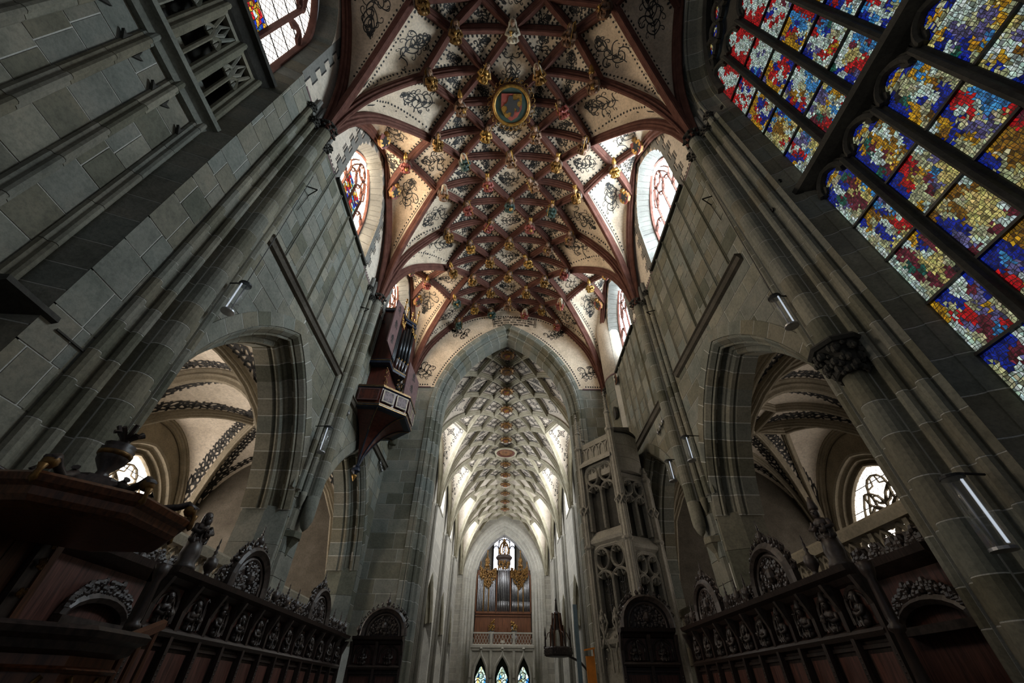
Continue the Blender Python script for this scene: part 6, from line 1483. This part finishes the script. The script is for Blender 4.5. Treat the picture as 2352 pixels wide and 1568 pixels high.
cnt = {}; rgb = random.Random(12)
def boss(i, sg, J):
    (p, k) = CH.n(sg, i, J); key = (i, sg if i else 0); cnt[key] = cnt.get(key, 0)+1; o = ORD[cnt[key]-1]
    side = 'left' if sg < 0 else 'right'; line = LINE[i] % side if i else LINE[0]
    f_ = (CH.zb(abs(p.x)+.05)-CH.zb(max(0, abs(p.x)-.05)))/.1*(1 if p.x > 0 else -1) if 0 < i < 4 else 0
    dn = V((f_, 0, -1)).normalized(); p = p+dn*.4+V((0, -.5 if J == 18 else 0, 0)); tilt = rgb.uniform(-.35, .35)+(-.25*sg if i else 0)
    upv = V((math.sin(tilt), -math.cos(tilt), .0)); fr = (dn+V((0, -.22, 0))).normalized(); upv = (upv-fr*fr.dot(upv)).normalized()
    s = 1.0 if i != 4 else .9; v = rgb.choice([0, 0, 1, 2, 3, 3, 4]); rb = rgb.choice(ROBE)
    if i == 4: v = 1; rb = ROBE[1] if sg < 0 else ROBE[0]
    if i == 0 and J == 5: v = 4; rb = ('white and gilded', 'robe_white')
    root = lab(empty('vault_boss', p), '%s %s boss, %s on the %s' % (rb[0], WHO[v], o, line), 'boss', 'carved bosses of the choir vault')
    MB().lathe(p+dn*.1, [(.1, 0), (.24, .05), (.26, .1), (.2, .2)], 9, 0, -dn).build('boss_base', 'hair', root)
    M = orient(p-upv*.33*s+fr*.1, fr, upv)
    hm = {0: 'hair', 1: 'gold', 2: 'gold', 3: 'hair', 4: 'robe_white'}[v]
    figure(root, M, s*1.05, rgb, [rb[1], 'skin', hm, 'gold'], v)
    if v in (0, 3) and rgb.random() < .6: MB().lathe(M @ (V((0, -.02, .56))*s), [(.17*s, 0), (.17*s, .02)], 12, 0, fr).build('halo', 'gold', root)
for J in range(5, 18, 2):
    if J != 7: boss(0, 1, J)
for sg in (-1, 1):
    for J in range(6, 19, 2): boss(1, sg, J)
    for J in range(5, 18, 2): boss(2, sg, J)
    for J in range(4, 19, 2): boss(3, sg, J)
    for J in (9, 15): boss(4, sg, J)
    for q, J in enumerate((8, 10, 14, 16)):
        p, k = CH.n(sg, 5, J); fr = V((-sg, -.3, -.8)).normalized(); u_ = V((0, -.4, .6)); u_ = (u_-fr*fr.dot(u_)).normalized(); p = p+V((-sg*.42, 0, -.38))
        root = lab(empty('shield_boss', p), 'gilded shield boss with a black bear, %s along the %s wall rib' % (ORD[q], 'left' if sg < 0 else 'right'), 'boss', 'bear shield bosses')
        M = orient(p, fr, u_); shield(root, M, .45); MB().lathe(p-fr*.1, [(.1, -.2), (.28, 0), (.2, .12)], 8, 0, fr).build('boss_base', 'old_gold', root)
        MB().ball(p+u_*.33-fr*.0, (.13, .13, .13), 7).build('boss_head', 'old_gold', root, True)
# the great medallion
p, k = CH.n(1, 0, 7); p = p+V((0, 0, -.44)); fr = V((0, -.06, -1)).normalized(); u_ = V((0, -1, .06)).normalized(); M = orient(p, fr, u_)
md = lab(empty('vault_medallion', p), 'large round gilded medallion with a black bear shield on the vault ridge', 'boss')
MB().lathe(p-fr*.05, [(.75, 0), (.82, .02), (.8, .1), (.7, .12)], 32, 0, fr).build('medallion_drum', 'rib_paint', md)
MB().sweep([M @ V((.72*math.cos(t*PI/20), .1, .72*math.sin(t*PI/20))) for t in range(40)], [(.07*math.cos(t*PI/4), .07*math.sin(t*PI/4)) for t in range(8)], fr, closed=True).build('gold_ring', 'gold', md, True)
MB().lathe(p, [(.68, .075), (.68, .09)], 32, 0, fr).build('green_disc', 'robe_green', md)
mb = MB()
for t in range(28):
    a = t*2*PI/28; c = M @ V((.9*math.cos(a), .03, .9*math.sin(a))); e1 = M.to_3x3() @ V((math.cos(a), 0, math.sin(a))); e2 = M.to_3x3() @ V((-math.sin(a), 0, math.cos(a)))
    mb.tube([c+e1*.075*math.cos(q*PI/5+a)+e2*.085*math.sin(q*PI/5+a) for q in range(9)], .022, 5); mb.ball(c+e1*.09, .025, 5)
mb.build('openwork_border', 'old_gold', md)['kind'] = 'stuff'
shield(md, orient(p+fr*.095, fr, u_), .82)
# nave bosses on the ridge
for q, J in enumerate(range(3, 30, 2)):
    (p, k) = NV.n(1, 0, J)
    if J == 15:
        r = lab(empty('vault_oculus', p), 'wide moulded round oculus ring in the nave vault ridge', 'oculus')
        for R_, t, m_ in ((.92, .1, 'nave_rib_stone'), (.75, .09, 'rib_paint')): MB().sweep([(p.x+R_*math.cos(a*PI/16), p.y+R_*math.sin(a*PI/16), p.z-.42) for a in range(32)], [(t*math.cos(a*PI/4), t*math.sin(a*PI/4)) for a in range(8)], (0, 0, 1), closed=True).build('oculus_ring', m_, r, True)
        MB().lathe(p+V((0, 0, -.4)), [(.7, 0), (.7, .05)], 24).build('oculus_cover', 'robe_brown', r); continue
    if J == 29: break
    if J == 3: p = p+V((0, .75, 0))
    c = ('red and gold', 'robe_red', 'gold') if q % 3 != 1 else ('brown and gold', 'robe_brown', 'old_gold')
    r = lab(empty('shield_boss', p), '%s shield boss, %s along the nave vault ridge' % (c[0], ORD[q]), 'boss', 'nave ridge bosses')
    MB().lathe(p+V((0, 0, -.5)), [(.36, 0), (.46, .06), (.44, .14), (.3, .19)], 14).build('boss_ring', 'old_gold', r); MB().lathe(p+V((0, 0, -.52)), [(.3, 0), (.3, .04)], 14).build('boss_disc', 'hair', r)
    shield(r, orient(p+V((0, 0, -.53)), (0, -.1, -1), (0, -1, .1)), .36, c[1], c[2], False)
    mb = MB()
    for t in range(10): mb.ball(p+V((.5*math.cos(t*.63), .5*math.sin(t*.63), -.4)), .075, 5)
    mb.build('boss_leaves', 'robe_brown', r)
# ================================================================ lamps, brackets, hooks
def lamp(x, y, z0, z1, wire_top, label):
    r = lab(empty('wall_lamp', (x, y, z0)), label, 'lamp', 'glass tube lamps on the wall shafts'); h = z1-z0
    MB().lathe((x, y, z0+.02), [(.115, 0), (.115, h-.04)], 16).build('glass_tube', 'tube_glass', r, True)
    for z in (z0, z1-.04): MB().lathe((x, y, z), [(.12, 0), (.12, .03)], 16).build('end_cap', 'iron' if z > z0 else 'pipe_metal', r)
    MB().lathe((x, y-.085 if x > 0 else y-.085, z0+.06), [(.014, 0), (.014, h-.14)], 6).build('glint_streak', 'glint_streak', r, True)  # glowing rod added for the reflected streak on the glass
    MB().lathe((x, y+.03, z0+.06), [(.012, 0), (.012, h-.14)], 6).build('inner_rod', 'pipe_metal', r, True)
    sx = 1 if x > 0 else -1
    MB().tube([(x, y, z1-.02), (x+sx*.12, y, z1+.03), (x+sx*.42, y, z1+.02)], .015, 5).build('arm', 'iron', r)
    if wire_top: MB().tube([(x, y, z1), (x+sx*.05, y, (z1+wire_top)/2), (x+sx*.1, y-.02, wire_top)], .009, 4).build('cable', 'cable', r)
XL = 5.28
lamp(-XL, 5.5, 7.05, 7.85, 12.3, 'glass tube lamp hanging beside the nearest left respond above the arch')
lamp(XL, 5.37, 6.81, 7.62, 12.1, 'glass tube lamp hanging beside the nearest right respond above the arch')
lamp(XL-.1, 4.47, 2.78, 3.58, None, 'large glass tube lamp low on the nearest right respond at the picture edge')
lamp(-XL, 10.95, 6.86, 7.69, None, 'glass tube lamp on the second left respond, near the organ')
lamp(XL, 10.75, 6.68, 7.45, None, 'nearer of two glass tube lamps by the second right respond')
lamp(XL, 12.35, 6.75, 7.45, None, 'farther of two glass tube lamps by the second right respond')
def iron(x, y, z, label):
    sx = 1 if x > 0 else -1; r = lab(empty('iron_bracket', (x, y, z)), label, 'bracket', 'iron wall brackets')
    MB().tube([(sx*5.73, y-.12, z), (sx*5.42, y, z)], .018, 4).build('arm', 'iron', r); MB().tube([(sx*5.73, y+.16, z-.02), (sx*5.42, y, z)], .018, 4).build('arm', 'iron', r)
    MB().tube([(sx*5.71, y+.16, z-.02), (sx*5.7, y+.1, z-.9)], .01, 4).build('rod', 'iron', r)
iron(-5.6, 5.9, 12.35, 'black iron bracket high on the left wall beside the nearest capital'); iron(5.6, 5.85, 12.2, 'black iron bracket high on the right wall beside the nearest capital')
iron(-5.6, 11.2, 13.0, 'black iron bracket below the second left capital'); iron(5.6, 11.1, 13.0, 'black iron bracket below the second right capital')
for q, (y, z, l_) in enumerate(((4.15, 14.2, 'uppermost'), (4.35, 13.75, 'second'), (4.3, 10.2, 'third'), (4.62, 9.55, 'lowest'))):
    lab(MB().sweep([(5.66 if q in (1, 3) else 5.95, y+.05*math.cos(t*PI/4), z+.05*math.sin(t*PI/4)) for t in range(8)], [(-.014, -.014), (-.014, .014), (.014, .014), (.014, -.014)], (-1, 0, 0), closed=True).build('iron_ring', 'iron'), 'small iron ring on the right window jamb, %s of four' % l_, 'ring', 'iron rings by the great window')
def spots(y0, z0, y1, z1, sx, n, label):
    r = lab(empty('candle_sconce', (sx*5.6, y0, z1)), label, 'sconce', 'metal candle sconces')
    MB().tube([(sx*5.7, y0, z0), (sx*5.7, y1, z1)], .02, 5).build('bar', 'iron', r)
    for i in range(n):
        t = (i+.5)/n; p = V((sx*5.64, y0+(y1-y0)*t, z0+(z1-z0)*t)); MB().lathe(p, [(.01, -.1), (.05, -.04), (.055, 0), (.02, .03), (.02, .12)], 7).build('candle_cup', 'pipe_metal', r, True); MB().tube([p+V((0, -.1, 0)), p+V((0, .1, 0))], .015, 4).build('cross_arm', 'pipe_metal', r)
spots(12.0, 9.3, 13.6, 9.05, 1, 5, 'row of silver candle sconces above the far right arch'); spots(12.6, 9.3, 12.85, 9.2, -1, 1, 'single silver sconce on the left wall before the organ'); spots(17.4, 9.6, 18.1, 9.4, -1, 3, 'three silver sconces on the left wall behind the organ')
# leaf console on the right respond
lc = struct(empty('trim_leaf_console', (5.4, 5.1, 5.4)))
MB().lathe((5.42, 5.0, 5.88), [(.4, 0), (.44, .05), (.42, .09)], 8).build('abacus', 'dark_stone', lc); leaf_cap((5.42, 5.0, 5.42), .22, .48, random.Random(6), lc, 'leaf_bell')
mb = MB(); carve(mb, lambda a, b: V((5.42+.34*math.cos(a*6.28)*(.6+.4*b), 5.0+.34*math.sin(a*6.28)*(.6+.4*b), 5.42+.44*b)), random.Random(3), 80, .045); mb.build('carved_leaves', 'dark_stone', lc)['kind'] = 'stuff'
